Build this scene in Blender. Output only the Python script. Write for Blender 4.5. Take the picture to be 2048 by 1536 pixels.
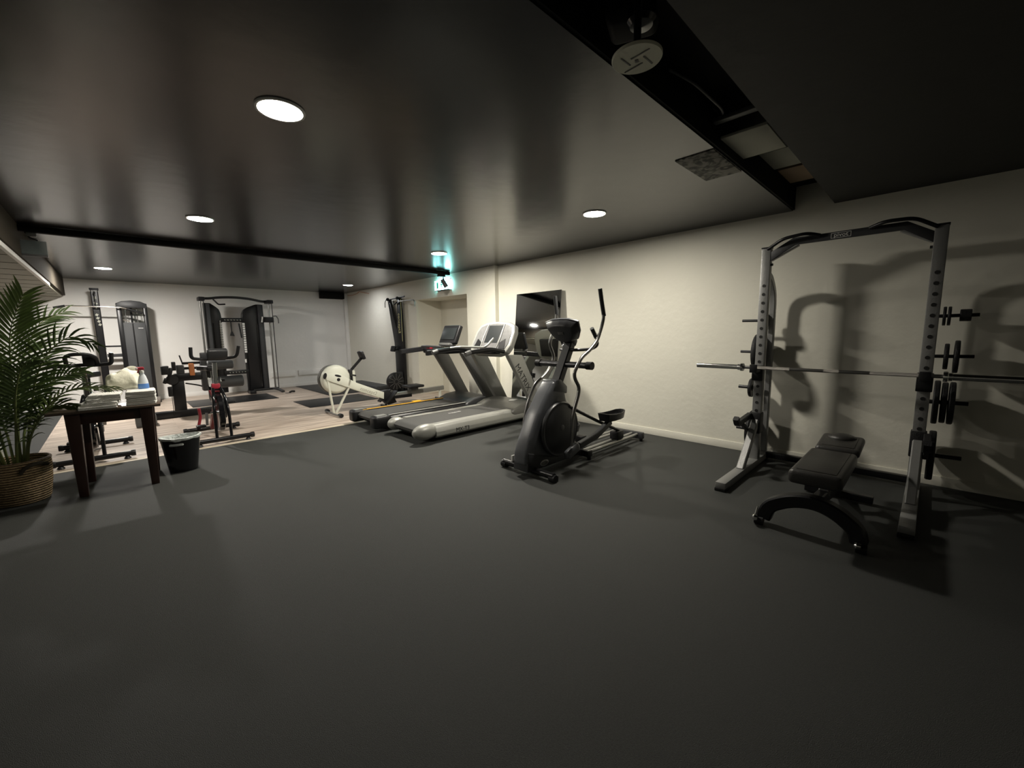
import bpy, bmesh, math, random
from mathutils import Vector, Matrix, Euler
random.seed(7)
SC = bpy.context.scene
for o in list(bpy.data.objects): bpy.data.objects.remove(o)
COL = SC.collection
PI = math.pi

# ------------------------------------------------------------------ camera, world, exposure
CAMH = 1.33
F, YAW, PITCH, ROLL = 816.35, 0.769534, 0.127661, -0.0146716
cy, sy, cp, sp = math.cos(YAW), math.sin(YAW), math.cos(PITCH), math.sin(PITCH)
fw = Vector((sy*cp, cy*cp, -sp)); rt = Vector((cy, -sy, 0)); up = rt.cross(fw)
c, s = math.cos(ROLL), math.sin(ROLL)
r2 = rt*c + up*s; u2 = -rt*s + up*c
cam = bpy.data.cameras.new('camera'); cam.sensor_width = 36; cam.lens = F/2048*36
cam.clip_start = 0.05; cam.clip_end = 60
co = bpy.data.objects.new('camera', cam); COL.objects.link(co)
M = Matrix.Identity(4)
for i in range(3):
    M[i][0], M[i][1], M[i][2] = r2[i], u2[i], -fw[i]
M[2][3] = CAMH
co.matrix_world = M
SC.camera = co
W = bpy.data.worlds.new('world'); SC.world = W; W.use_nodes = True
W.node_tree.nodes['Background'].inputs[0].default_value = (0.9, 0.95, 1, 1)
W.node_tree.nodes['Background'].inputs[1].default_value = 0.0
vs = SC.view_settings
vs.view_transform = 'Standard'; vs.look = 'None'; vs.gamma = 1; vs.use_curve_mapping = False
vs.exposure = 2.42
# ceiling lamps: x, y, emission strength, colour   (one builder below makes lamp and light)
LAMPS = [(0.71, 2.36, 7, (1.0, 0.93, 0.80)), (0.71, 4.97, 88, (1.0, 0.93, 0.81)), (0.0, 9.43, 225, (1.0, 0.95, 0.88)),
         (3.42, 4.97, 190, (1.0, 0.94, 0.82)), (3.98, 9.45, 30, (0.96, 0.97, 1.0)), (3.43, 2.37, 92, (1.0, 0.94, 0.82))]

# ------------------------------------------------------------------ materials
MATS = {}
def mat(name, col, rough=0.5, metal=0.0, bump=0, bscale=60, var=0, vscale=8, emit=None, estr=0, spec=0.5, coat=0, alpha=1, trans=0):
    m = bpy.data.materials.new(name); m.use_nodes = True
    nt = m.node_tree; b = nt.nodes['Principled BSDF']
    b.inputs['Base Color'].default_value = (*col, 1)
    b.inputs['Roughness'].default_value = rough; b.inputs['Metallic'].default_value = metal
    b.inputs['Specular IOR Level'].default_value = spec
    b.inputs['Coat Weight'].default_value = coat
    b.inputs['Alpha'].default_value = alpha
    b.inputs['Transmission Weight'].default_value = trans
    tc = nt.nodes.new('ShaderNodeTexCoord')
    if var:
        n = nt.nodes.new('ShaderNodeTexNoise'); n.inputs['Scale'].default_value = vscale; n.inputs['Detail'].default_value = 5
        nt.links.new(tc.outputs['Object'], n.inputs['Vector'])
        mx = nt.nodes.new('ShaderNodeMix'); mx.data_type = 'RGBA'
        mx.inputs[6].default_value = (*[max(0, x*(1-var)) for x in col], 1)
        mx.inputs[7].default_value = (*[min(1, x*(1+var)) for x in col], 1)
        nt.links.new(n.outputs['Fac'], mx.inputs[0]); nt.links.new(mx.outputs[2], b.inputs['Base Color'])
    if bump:
        n = nt.nodes.new('ShaderNodeTexNoise'); n.inputs['Scale'].default_value = bscale; n.inputs['Detail'].default_value = 6
        nt.links.new(tc.outputs['Object'], n.inputs['Vector'])
        bp = nt.nodes.new('ShaderNodeBump'); bp.inputs['Strength'].default_value = bump; bp.inputs['Distance'].default_value = 0.01
        nt.links.new(n.outputs['Fac'], bp.inputs['Height']); nt.links.new(bp.outputs[0], b.inputs['Normal'])
    if emit:
        b.inputs['Emission Color'].default_value = (*emit, 1); b.inputs['Emission Strength'].default_value = estr
    MATS[name] = m
    return m

mat("rubber_floor", (0.038, 0.0397, 0.0375), 0.66, bump=0.5, bscale=350, var=0.45, vscale=160, spec=0.35)
mat('wall_cream', (0.70, 0.68, 0.595), 0.75, bump=0.35, bscale=14, var=0.035, vscale=3)
mat('wall_white', (0.80, 0.79, 0.76), 0.75, bump=0.35, bscale=14, var=0.035, vscale=3)
mat('ceiling_dark', (0.0115, 0.0118, 0.0128), 0.24, bump=0.12, bscale=5, var=0.1, vscale=5, spec=0.46)
mat('ceiling_matte', (0.022, 0.022, 0.020), 0.7, bump=0.3, bscale=8)
mat('soffit_brown', (0.05, 0.043, 0.033), 0.95, var=0.1, spec=0.08)
mat('soffit_panel', (0.26, 0.25, 0.19), 0.6, var=0.06)
mat('black_matte', (0.007, 0.007, 0.007), 0.8, spec=0.2)
mat('black_plastic', (0.010, 0.010, 0.011), 0.42, spec=0.3, bump=0.1, bscale=200)
mat('black_metal', (0.007, 0.007, 0.008), 0.33, spec=0.35)
mat('gloss_black', (0.006, 0.006, 0.007), 0.14, spec=0.5)
mat('dark_grey', (0.036, 0.037, 0.039), 0.42, spec=0.4, bump=0.1, bscale=200)
mat('mid_grey', (0.10, 0.10, 0.098), 0.5)
mat('foam_grey', (0.042, 0.044, 0.046), 0.6, bump=0.1, bscale=60)
mat('ell_grey', (0.10, 0.105, 0.115), 0.33, spec=0.6)
mat('ell_dark', (0.030, 0.031, 0.034), 0.38)
mat('silver', (0.40, 0.40, 0.38), 0.38, metal=0.75)
mat('silver_paint', (0.32, 0.32, 0.295), 0.42, metal=0.25, var=0.05, vscale=20)
mat('rack_grey', (0.24, 0.24, 0.235), 0.40, metal=0.35, bump=0.15, bscale=90, var=0.08, vscale=15)
mat('chrome', (0.78, 0.78, 0.76), 0.14, metal=1.0)
mat('steel', (0.27, 0.265, 0.255), 0.33, metal=1.0)
mat('knurl', (0.42, 0.40, 0.37), 0.45, metal=1.0, bump=0.8, bscale=700)
mat('dark_steel', (0.10, 0.10, 0.105), 0.3, metal=0.9)
mat('iron', (0.014, 0.014, 0.015), 0.5, spec=0.3, bump=0.4, bscale=120)
mat('vinyl', (0.028, 0.027, 0.025), 0.36, bump=0.2, bscale=180, spec=0.5)
mat('belt', (0.060, 0.059, 0.056), 0.55, bump=0.3, bscale=400)
mat('hood_grey', (0.15, 0.148, 0.135), 0.35, spec=0.6)
mat('yellow', (0.80, 0.43, 0.03), 0.5)
mat('red', (0.30, 0.02, 0.035), 0.4)
mat('dark_red', (0.16, 0.015, 0.02), 0.4)
mat('orange', (0.50, 0.17, 0.05), 0.5)
mat('rower_white', (0.62, 0.63, 0.55), 0.4, var=0.04)
mat('label_white', (0.75, 0.75, 0.72), 0.5)
mat('label_grey', (0.30, 0.30, 0.25), 0.5)
mat('label_black', (0.01, 0.01, 0.01), 0.5)
mat('label_yellow', (0.62, 0.58, 0.30), 0.5)
mat('screen', (0.018, 0.021, 0.022), 0.38, spec=0.3)
mat('panel_grey', (0.16, 0.16, 0.16), 0.3, spec=0.5, var=0.35, vscale=25)
mat('mirror', (0.62, 0.63, 0.62), 0.02, metal=1.0)
mat('towel', (0.80, 0.79, 0.74), 0.95, bump=0.7, bscale=220)
mat('plastic_bag', (0.80, 0.78, 0.64), 0.45, bump=0.5, bscale=25, trans=0.0)
mat('liner', (0.62, 0.66, 0.64), 0.35, bump=1.0, bscale=45, var=0.2, vscale=30)
mat('bottle_white', (0.72, 0.76, 0.80), 0.3)
mat('bottle_blue', (0.10, 0.25, 0.62), 0.3)
mat('linen', (0.52, 0.51, 0.46), 0.9, bump=0.4, bscale=150)
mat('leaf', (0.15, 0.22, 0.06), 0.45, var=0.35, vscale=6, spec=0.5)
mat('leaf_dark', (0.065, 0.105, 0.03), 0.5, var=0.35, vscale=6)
mat('stem', (0.13, 0.16, 0.05), 0.5, var=0.3, vscale=20)
mat('soil', (0.03, 0.022, 0.015), 0.95, bump=1, bscale=60)
mat('table_wood', (0.030, 0.013, 0.009), 0.35, var=0.4, vscale=12, bump=0.1, bscale=40)
mat('table_top', (0.085, 0.062, 0.046), 0.30, var=0.35, vscale=9)
mat('tile_pale', (0.42, 0.42, 0.35), 0.7, var=0.12, vscale=5)
mat('tile_brown', (0.36, 0.26, 0.17), 0.7, var=0.2, vscale=5)
mat('disc_cream', (0.62, 0.62, 0.50), 0.6, var=0.04, vscale=15)
mat('acrylic', (0.18, 0.22, 0.22), 0.3, alpha=0.55)
mat('strip_light', (0.62, 0.54, 0.42), 0.5, var=0.08, vscale=4)
mat('lamp_trim', (0.8, 0.8, 0.78), 0.4)
mat('sign_glow', (0.6, 0.9, 0.9), 0.4, emit=(0.36, 1.0, 1.0), estr=3.2)
mat('sign_green', (0.0, 0.20, 0.12), 0.4, emit=(0.02, 0.55, 0.35), estr=0.12)

def wood_floor():
    m = mat('laminate', (0.5, 0.4, 0.33), 0.42, spec=0.45)
    nt = m.node_tree; b = nt.nodes['Principled BSDF']
    tc = nt.nodes.new('ShaderNodeTexCoord')
    br = nt.nodes.new('ShaderNodeTexBrick')
    br.inputs['Scale'].default_value = 1.0; br.inputs['Brick Width'].default_value = 1.3; br.inputs['Row Height'].default_value = 0.19
    br.inputs['Mortar Size'].default_value = 0.0015; br.offset = 0.37
    br.inputs['Color1'].default_value = (0.54, 0.455, 0.38, 1); br.inputs['Color2'].default_value = (0.66, 0.56, 0.475, 1)
    br.inputs['Mortar'].default_value = (0.30, 0.24, 0.2, 1)
    nt.links.new(tc.outputs['Object'], br.inputs['Vector'])
    mp = nt.nodes.new('ShaderNodeMapping'); mp.inputs['Scale'].default_value = (1.3, 14, 1)
    nt.links.new(tc.outputs['Object'], mp.inputs['Vector'])
    n = nt.nodes.new('ShaderNodeTexNoise'); n.inputs['Scale'].default_value = 1.3; n.inputs['Detail'].default_value = 6
    nt.links.new(mp.outputs[0], n.inputs['Vector'])
    cr = nt.nodes.new('ShaderNodeValToRGB')
    cr.color_ramp.elements[0].position = 0.36; cr.color_ramp.elements[0].color = (0.52, 0.48, 0.45, 1)
    cr.color_ramp.elements[1].position = 0.62; cr.color_ramp.elements[1].color = (1, 1, 1, 1)
    nt.links.new(n.outputs['Fac'], cr.inputs[0])
    mx = nt.nodes.new('ShaderNodeMix'); mx.data_type = 'RGBA'; mx.blend_type = 'MULTIPLY'; mx.inputs[0].default_value = 1
    nt.links.new(br.outputs['Color'], mx.inputs[6]); nt.links.new(cr.outputs[0], mx.inputs[7])
    nt.links.new(mx.outputs[2], b.inputs['Base Color'])
wood_floor()
def patch_mat():
    m = mat('rough_plaster', (0.2, 0.2, 0.18), 0.8)
    nt = m.node_tree; b = nt.nodes['Principled BSDF']; tc = nt.nodes.new('ShaderNodeTexCoord')
    n = nt.nodes.new('ShaderNodeTexNoise'); n.inputs['Scale'].default_value = 11; n.inputs['Detail'].default_value = 8; n.inputs['Distortion'].default_value = 1.6
    nt.links.new(tc.outputs['Object'], n.inputs['Vector'])
    cr = nt.nodes.new('ShaderNodeValToRGB')
    cr.color_ramp.elements[0].position = 0.42; cr.color_ramp.elements[0].color = (0.04, 0.04, 0.035, 1)
    cr.color_ramp.elements[1].position = 0.56; cr.color_ramp.elements[1].color = (0.27, 0.26, 0.23, 1)
    nt.links.new(n.outputs['Fac'], cr.inputs[0]); nt.links.new(cr.outputs[0], b.inputs['Base Color'])
    bp = nt.nodes.new('ShaderNodeBump'); bp.inputs['Strength'].default_value = 0.8
    nt.links.new(n.outputs['Fac'], bp.inputs['Height']); nt.links.new(bp.outputs[0], b.inputs['Normal'])
patch_mat()
def basket_mat():
    m = mat('wicker', (0.3, 0.2, 0.1), 0.7)
    nt = m.node_tree; b = nt.nodes['Principled BSDF']; tc = nt.nodes.new('ShaderNodeTexCoord')
    w = nt.nodes.new('ShaderNodeTexWave'); w.wave_type = 'BANDS'; w.bands_direction = 'Z'; w.inputs['Scale'].default_value = 16
    w.inputs['Distortion'].default_value = 1.5; w.inputs['Detail Scale'].default_value = 6
    nt.links.new(tc.outputs['Object'], w.inputs['Vector'])
    cr = nt.nodes.new('ShaderNodeValToRGB')
    cr.color_ramp.elements[0].color = (0.11, 0.065, 0.03, 1); cr.color_ramp.elements[1].color = (0.52, 0.38, 0.20, 1)
    nt.links.new(w.outputs['Color'], cr.inputs[0]); nt.links.new(cr.outputs[0], b.inputs['Base Color'])
    bp = nt.nodes.new('ShaderNodeBump'); bp.inputs['Strength'].default_value = 0.8; bp.inputs['Distance'].default_value = 0.02
    nt.links.new(w.outputs['Fac'], bp.inputs['Height']); nt.links.new(bp.outputs[0], b.inputs['Normal'])
basket_mat()

# ------------------------------------------------------------------ mesh builder (all shapes given in world coordinates)
WM = {}          # world matrix of each thing while building
def fillet(pts, r, n=5):
    pts = [Vector(p) for p in pts]
    if r <= 0 or len(pts) < 3: return pts
    out = [pts[0]]
    for i in range(1, len(pts)-1):
        a, b, d = pts[i-1], pts[i], pts[i+1]
        la, ld = (a-b).length, (d-b).length
        k = min(r, la*0.49, ld*0.49)
        p0 = b + (a-b).normalized()*k; p1 = b + (d-b).normalized()*k
        for j in range(n+1):
            t = j/n
            out.append(p0*(1-t)**2 + b*2*t*(1-t) + p1*t*t)
    out.append(pts[-1])
    return out
class MB:
    def __init__(s): s.v = []; s.f = []; s.m = []; s.mi = 0; s.smooth = True
    def use(s, i): s.mi = i; return s
    def add(s, vs, fs):
        o = len(s.v); s.v += [Vector(x) for x in vs]
        s.f += [[i+o for i in f] for f in fs]; s.m += [s.mi]*len(fs); return s
    def addbm(s, bm, Mx=None):
        bm.verts.ensure_lookup_table(); bm.verts.index_update()
        vs = [(Mx @ v.co) if Mx else v.co.copy() for v in bm.verts]
        s.add(vs, [[v.index for v in f.verts] for f in bm.faces]); bm.free(); return s
    def box(s, c, d, rot=(0, 0, 0), bev=0.0, seg=2, taper=None):
        bm = bmesh.new(); bmesh.ops.create_cube(bm, size=1)
        for v in bm.verts:
            v.co = Vector((v.co.x*d[0], v.co.y*d[1], v.co.z*d[2]))
            if taper and v.co.z < 0: v.co.x *= taper[0]; v.co.y *= taper[1]
        if bev > 0: bmesh.ops.bevel(bm, geom=bm.edges[:], offset=min(bev, min(d)*0.49), segments=seg, affect='EDGES', profile=0.5)
        return s.addbm(bm, Matrix.Translation(c) @ Euler(rot).to_matrix().to_4x4())
    def bx(s, a, b, bev=0.0, seg=2):
        c = [(a[i]+b[i])/2 for i in range(3)]; d = [abs(b[i]-a[i]) for i in range(3)]
        return s.box(c, d, bev=bev, seg=seg)
    def tube(s, pts, r, n=12, fil=0.0, rect=None, upv=(0, 0, 1), cap=True, r2=None):
        P = fillet(pts, fil); N = len(P)
        T = []
        for i in range(N):
            a = P[max(0, i-1)]; b = P[min(N-1, i+1)]
            T.append((b-a).normalized())
        u = Vector(upv)
        if abs(u.dot(T[0])) > 0.95: u = Vector((1, 0, 0)) if abs(T[0].x) < 0.9 else Vector((0, 1, 0))
        rings = []; U = (u - T[0]*u.dot(T[0])).normalized()
        for i in range(N):
            if rect:
                uu = Vector(upv) - T[i]*Vector(upv).dot(T[i])
                U = uu.normalized() if uu.length > 0.05 else (U - T[i]*U.dot(T[i])).normalized()
            else: U = (U - T[i]*U.dot(T[i])).normalized()
            R = T[i].cross(U)
            rr = r if r2 is None else r + (r2-r)*i/(N-1)
            if rect:
                w, h = rect[0]/2, rect[1]/2; k = min(w, h)*0.25
                off = [(-w+k, -h), (w-k, -h), (w, -h+k), (w, h-k), (w-k, h), (-w+k, h), (-w, h-k), (-w, -h+k)]
            else: off = [(rr*math.cos(2*PI*j/n), rr*math.sin(2*PI*j/n)) for j in range(n)]
            rings.append([P[i] + R*x + U*y for x, y in off])
        m = len(rings[0]); vs = [q for g in rings for q in g]; fs = []
        for i in range(N-1):
            for j in range(m):
                fs.append([i*m+j, i*m+(j+1) % m, (i+1)*m+(j+1) % m, (i+1)*m+j])
        if cap: fs.append(list(range(m))[::-1]); fs.append([(N-1)*m+j for j in range(m)])
        return s.add(vs, fs)
    def lathe(s, prof, c, axis='z', n=28, sx=1, sy=1):
        # prof: (radius, height) along axis
        vs = []; fs = []
        for r, h in prof:
            for j in range(n):
                a = 2*PI*j/n; x, y = r*math.cos(a)*sx, r*math.sin(a)*sy
                p = {'z': (x, y, h), 'y': (x, h, y), 'x': (h, x, y)}[axis]
                vs.append(Vector(c) + Vector(p))
        for i in range(len(prof)-1):
            for j in range(n): fs.append([i*n+j, i*n+(j+1) % n, (i+1)*n+(j+1) % n, (i+1)*n+j])
        if prof[0][0] > 1e-6: fs.append(list(range(n))[::-1])
        if prof[-1][0] > 1e-6: fs.append([(len(prof)-1)*n+j for j in range(n)])
        return s.add(vs, fs)
    def ring(s, c, R, r, axis='z', n=32, m=10):
        pr = [(R + r*math.cos(2*PI*k/m), r*math.sin(2*PI*k/m)) for k in range(m+1)]
        vs = []; fs = []
        for rr, h in pr[:-1]:
            for j in range(n):
                a = 2*PI*j/n; x, y = rr*math.cos(a), rr*math.sin(a)
                vs.append(Vector(c) + Vector({'z': (x, y, h), 'y': (x, h, y), 'x': (h, x, y)}[axis]))
        for i in range(m):
            for j in range(n): fs.append([i*n+j, i*n+(j+1) % n, ((i+1) % m)*n+(j+1) % n, ((i+1) % m)*n+j])
        return s.add(vs, fs)
    def cyl(s, a, b, r, n=20, r2=None): return s.tube([a, b], r, n=n, r2=r2)
    def prism(s, poly, d0, d1, axis='y', bev=0.0, seg=2):
        # poly in the plane across axis: 'y'->(x,z), 'x'->(y,z), 'z'->(x,y)
        bm = bmesh.new()
        def P(u, w, d): return {'y': (u, d, w), 'x': (d, u, w), 'z': (u, w, d)}[axis]
        A = [bm.verts.new(P(u, w, d0)) for u, w in poly]; B = [bm.verts.new(P(u, w, d1)) for u, w in poly]
        n = len(poly); bm.faces.new(A); bm.faces.new(B[::-1])
        for i in range(n): bm.faces.new([A[i], B[i], B[(i+1) % n], A[(i+1) % n]])
        bmesh.ops.recalc_face_normals(bm, faces=bm.faces[:])
        if bev > 0: bmesh.ops.bevel(bm, geom=bm.edges[:], offset=bev, segments=seg, affect='EDGES', profile=0.5)
        return s.addbm(bm)
    def ball(s, c, r, sx=1, sy=1, sz=1, n=16, rot=(0, 0, 0)):
        bm = bmesh.new(); bmesh.ops.create_uvsphere(bm, u_segments=n, v_segments=max(8, n*3//4), radius=r)
        return s.addbm(bm, Matrix.Translation(c) @ Euler(rot).to_matrix().to_4x4() @ Matrix.Diagonal((sx, sy, sz, 1)))
    def text(s, body, Mx, size=0.05, depth=0.001):
        cu = bpy.data.curves.new('t', 'FONT'); cu.body = body; cu.size = size; cu.extrude = depth
        cu.align_x = 'CENTER'; cu.align_y = 'CENTER'; cu.resolution_u = 3
        ob = bpy.data.objects.new('t', cu); COL.objects.link(ob)
        dg = bpy.context.evaluated_depsgraph_get(); dg.update()
        me = ob.evaluated_get(dg).to_mesh()
        s.add([Mx @ v.co for v in me.vertices], [list(p.vertices) for p in me.polygons])
        ob.evaluated_get(dg).to_mesh_clear(); bpy.data.objects.remove(ob); bpy.data.curves.remove(cu)
        return s
    def build(s, name, mats, parent=None, ang=35, **props):
        if isinstance(mats, str): mats = [mats]
        me = bpy.data.meshes.new(name)
        inv = WM[parent.name].inverted() if parent else Matrix.Identity(4)
        org = None
        if parent is None:
            lo = [min(v[i] for v in s.v) for i in range(3)]; hi = [max(v[i] for v in s.v) for i in range(3)]
            org = Vector(((lo[0]+hi[0])/2, (lo[1]+hi[1])/2, lo[2])); inv = Matrix.Translation(-org)
        me.from_pydata([tuple(inv @ v) for v in s.v], [], s.f)
        bm = bmesh.new(); bm.from_mesh(me); bmesh.ops.recalc_face_normals(bm, faces=bm.faces[:]); bm.to_mesh(me); bm.free()
        for m in mats: me.materials.append(MATS[m])
        me.polygons.foreach_set('material_index', s.m)
        me.polygons.foreach_set('use_smooth', [True]*len(me.polygons))
        try: me.set_sharp_from_angle(angle=math.radians(ang))
        except Exception: pass
        me.update()
        o = bpy.data.objects.new(name, me); COL.objects.link(o)
        if parent: o.parent = parent; WM[o.name] = WM[parent.name].copy()
        else: o.location = org; WM[o.name] = Matrix.Translation(org)
        for k, v in props.items(): o[k] = v
        return o
def thing(name, label, cat, loc, rz=0, group=None):
    o = bpy.data.objects.new(name, None); COL.objects.link(o); o.location = loc; o.rotation_euler = (0, 0, rz)
    o.empty_display_size = 0.1
    WM[o.name] = Matrix.Translation(loc) @ Matrix.Rotation(rz, 4, 'Z')
    o['label'] = label; o['category'] = cat
    if group: o['group'] = group
    return o
def tag(o, label, cat, group=None):
    o['label'] = label; o['category'] = cat
    if group: o['group'] = group
    return o
def struct(name, mb, mats, **k): return mb.build(name, mats, None, kind='structure', **k)
def frame(origin, xdir, ydir):
    x = Vector(xdir).normalized(); z = x.cross(Vector(ydir)).normalized(); y = z.cross(x)
    Mx = Matrix.Identity(4)
    for i in range(3): Mx[i][0], Mx[i][1], Mx[i][2], Mx[i][3] = x[i], y[i], z[i], origin[i]
    return Mx

# ------------------------------------------------------------------ room shell
H = 2.442; XN, XF = 4.82, 4.738; YB = 11.47; YS = 5.27; XL = -3.2; YF = -3.0
struct('floor', MB().bx((XL, YF, -0.1), (5.45, 5.95, 0)), 'rubber_floor')
struct('floor', MB().bx((-0.76, 5.95, -0.1), (5.45, YB, -0.0015)), 'laminate')
struct('floor', MB().bx((XL, 5.95, -0.1), (-0.76, YB, 0)), 'rubber_floor')
struct('trim_1', MB().bx((-0.76, 5.95, -0.02), (XF, 6.03, 0.003), bev=0.001), 'strip_light')
struct('wall_back', MB().bx((XL, YB, 0), (5.45, YB+0.15, 2.8)), 'wall_white')
wr = MB()
wr.bx((XN, YF, 0), (XN+0.2, YS, 2.8)); wr.bx((XF, YS, 0), (XF+0.2, 6.05, 2.8))
wr.bx((XF, 6.05, 2.03), (XF+0.2, 7.80, 2.8)); wr.bx((XF, 7.80, 0), (XF+0.2, YB, 2.8))
wr.bx((5.36, 6.0, 0), (5.5, 7.9, 2.2)); wr.bx((XF+0.2, 5.9, 0), (5.4, 6.05, 2.2)); wr.bx((XF+0.2, 7.80, 0), (5.4, 7.95, 2.2)); wr.bx((XF+0.2, 5.95, 2.03), (5.4, 7.9, 2.2))
struct('wall_right', wr, 'wall_cream')
struct('wall_left', MB().bx((XL-0.15, YF, 0), (XL, YB, 2.8)), 'wall_white')
struct('wall_front', MB().bx((XL, YF-0.15, 0), (5.0, YF, 2.8)), 'wall_cream')
struct('ceiling', MB().bx((-0.56, 1.05, H), (XN+0.2, YB, 2.8)), 'ceiling_dark')
struct('ceiling', MB().bx((-0.56, YF, H), (XN+0.2, 0.73, 2.8)), 'ceiling_matte')
struct('ceiling', MB().bx((-0.56, 0.73, 2.66), (XN+0.2, 1.05, 2.8)), 'black_matte')
struct('ceiling', MB().bx((XL, YF, 2.10), (-0.60, YB, 2.25)), 'soffit_panel')
struct('trim_2', MB().bx((-0.60, YF, 2.13), (-0.56, YB, 2.46)), 'soffit_brown')
struct('trim_3', MB().bx((-0.605, YF, 2.085), (-0.575, 9.0, 2.13), bev=0.004), 'wall_white')
struct('trim_4', MB().bx((-0.56, 1.035, 2.45), (XN, 1.05, 2.66)), 'black_matte')
struct('trim_5', MB().bx((-0.56, 6.30, 2.375), (4.56, 6.37, 2.438), bev=0.004), 'black_matte')
struct('baseboard_right', MB().bx((XN-0.014, YF, 0), (XN, YS, 0.085), bev=0.003).bx((XF-0.014, YS, 0), (XF, 6.05, 0.085), bev=0.003).bx((XF-0.014, 7.8, 0), (XF, YB, 0.085), bev=0.003), 'wall_cream')
struct('baseboard_back', MB().bx((-0.9, YB-0.014, 0), (XF, YB, 0.09), bev=0.003), 'wall_white')
struct('trim_6', MB().bx((4.66, YB-0.11, 0), (4.745, YB, H), bev=0.012), 'wall_white')       # boxed pipe in the corner
for i, (a, b, z) in enumerate(((2.75, 3.30, 0.0), (3.37, 4.66, 0.008))):
    struct('trim_%d' % (7+i), MB().bx((a, YB-0.045, 0.275+z), (b, YB, 0.405+z), bev=0.006), 'wall_white')
# seams of the panels under the left soffit
sm = MB()
for k in range(14): sm.bx((-3.1, 4.2+k*0.6, 2.0975), (-0.62, 4.215+k*0.6, 2.1005))
struct('trim_9', sm, 'soffit_brown')
tag(MB().bx((4.03, YB-0.16, 2.275), (4.64, YB, 2.436), bev=0.006).build('wall_box', 'black_matte'), 'flat black box high on the back wall by the corner', 'box')

# recess in the ceiling: loose tiles, cable, plaster patch
for i, (x0, x1, y0, y1, z, mt, lb) in enumerate((
        (2.84, 3.28, 0.775, 1.032, 2.50, 'tile_pale', 'large pale ceiling tile hanging lowest in the dark ceiling slot'),
        (3.61, 4.03, 0.79, 1.03, 2.615, 'tile_pale', 'pale green-grey ceiling tile in the slot beside the largest tile'),
        (4.13, 4.56, 0.79, 1.03, 2.63, 'tile_brown', 'brownish ceiling tile in the slot nearest the right wall'))):
    tag(MB().bx((x0, y0, z), (x1, y1, z+0.018), bev=0.003).build('ceiling_tile', mt), lb, 'ceiling tile', 'tiles in the ceiling slot')
tag(MB().bx((2.70, 0.74, 2.55), (2.75, 1.03, 2.575), bev=0.003).build('ceiling_rail', 'mid_grey'), 'grey metal rail across the dark ceiling slot beside the cable', 'rail')
tag(MB().bx((2.80, 1.055, H-0.006), (3.33, 1.30, H+0.001), bev=0.001).build('plaster_patch', 'rough_plaster'), 'mottled rough plaster patch on the dark ceiling by the slot', 'patch')
tag(MB().tube([(2.10, 1.02, 2.60), (2.22, 0.95, 2.56), (2.40, 0.925, 2.535), (2.56, 0.93, 2.545), (2.68, 0.965, 2.57), (2.72, 1.0, 2.60), (2.70, 1.03, 2.63)], 0.007, fil=0.06).build('cable', 'mid_grey'),
    'pale cable hanging in a curve inside the ceiling slot', 'cable')

# slotted disc hanging from the dark dome camera
dz = 2.205; dc = (1.318, 0.752)
t = thing('hanging_disc', 'round cream disc with four slots hanging below the ceiling slot', 'vent disc', (dc[0], dc[1], dz))
d = MB(); d.lathe([(0.078, 0), (0.08, 0.003), (0.08, 0.009), (0.07, 0.012)], (dc[0], dc[1], dz), n=48).build('disc', 'disc_cream', t)
sl = MB()
for (x0, y0), (x1, y1) in (((-0.017, 0.011), (-0.020, -0.055)), ((0.0, -0.024), (0.054, -0.026)), ((0.027, -0.006), (0.031, 0.062)), ((-0.043, 0.032), (0.010, 0.029))):
    sl.box((dc[0]+(x0+x1)/2, dc[1]+(y0+y1)/2, dz-0.0005), (math.hypot(x1-x0, y1-y0), 0.0045, 0.002), rot=(0, 0, math.atan2(y1-y0, x1-x0)))
sl.box((dc[0]+0.004, dc[1]+0.003, dz-0.0005), (0.014, 0.010, 0.002), rot=(0, 0, 0.4))
sl.build('slot', 'label_black', t)
MB().cyl((dc[0], dc[1], dz+0.01), (dc[0], dc[1], 2.66), 0.012).build('rod', 'black_metal', t)
t = thing('ceiling_projector', 'dark rounded device with glossy face above the slotted disc', 'device', (1.47, 0.90, 2.40))
MB().box((1.52, 0.89, 2.50), (0.16, 0.18, 0.10), rot=(0, 0, 0.4), bev=0.03, seg=3).build('housing', 'black_matte', t)
MB().lathe([(0.0, -0.02), (0.04, -0.015), (0.052, 0.0), (0.052, 0.03)], (1.49, 0.835, 2.44), n=32).build('lens', 'gloss_black', t)
MB().cyl((1.47, 0.90, 2.48), (1.47, 0.90, 2.66), 0.02).build('mount', 'black_metal', t)

# ------------------------------------------------------------------ ceiling lamps
LL = ['brightest large round ceiling light nearest the camera on the left', 'round ceiling light between the big near light and the black rail',
      'round ceiling light over the cable tower at far left', 'round ceiling light just in front of the green exit sign',
      'smallest round ceiling light, in the far corner by the black wall box', 'round ceiling light near the right wall over the elliptical trainer']
for (x, y, st, colr), lb in zip(LAMPS, LL):
    k = 'diffuser_%d' % int(st*10+x*7+y)
    mat(k, (0.9, 0.9, 0.9), 0.4, emit=colr, estr=st)
    t = thing('ceiling_light', lb, 'ceiling light', (x, y, H-0.008), group='round ceiling lights')
    MB().lathe([(0.100, 0.004), (0.101, 0.0), (0.112, 0.0), (0.114, 0.008), (0.100, 0.008)], (x, y, H-0.0085), n=48).build('trim_ring', 'lamp_trim', t)
    MB().lathe([(0.0985, 0.004), (0.0985, 0.001), (0.092, 0.0), (0.0, -0.001)], (x, y, H-0.007), n=48).build('diffuser', k, t)

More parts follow.
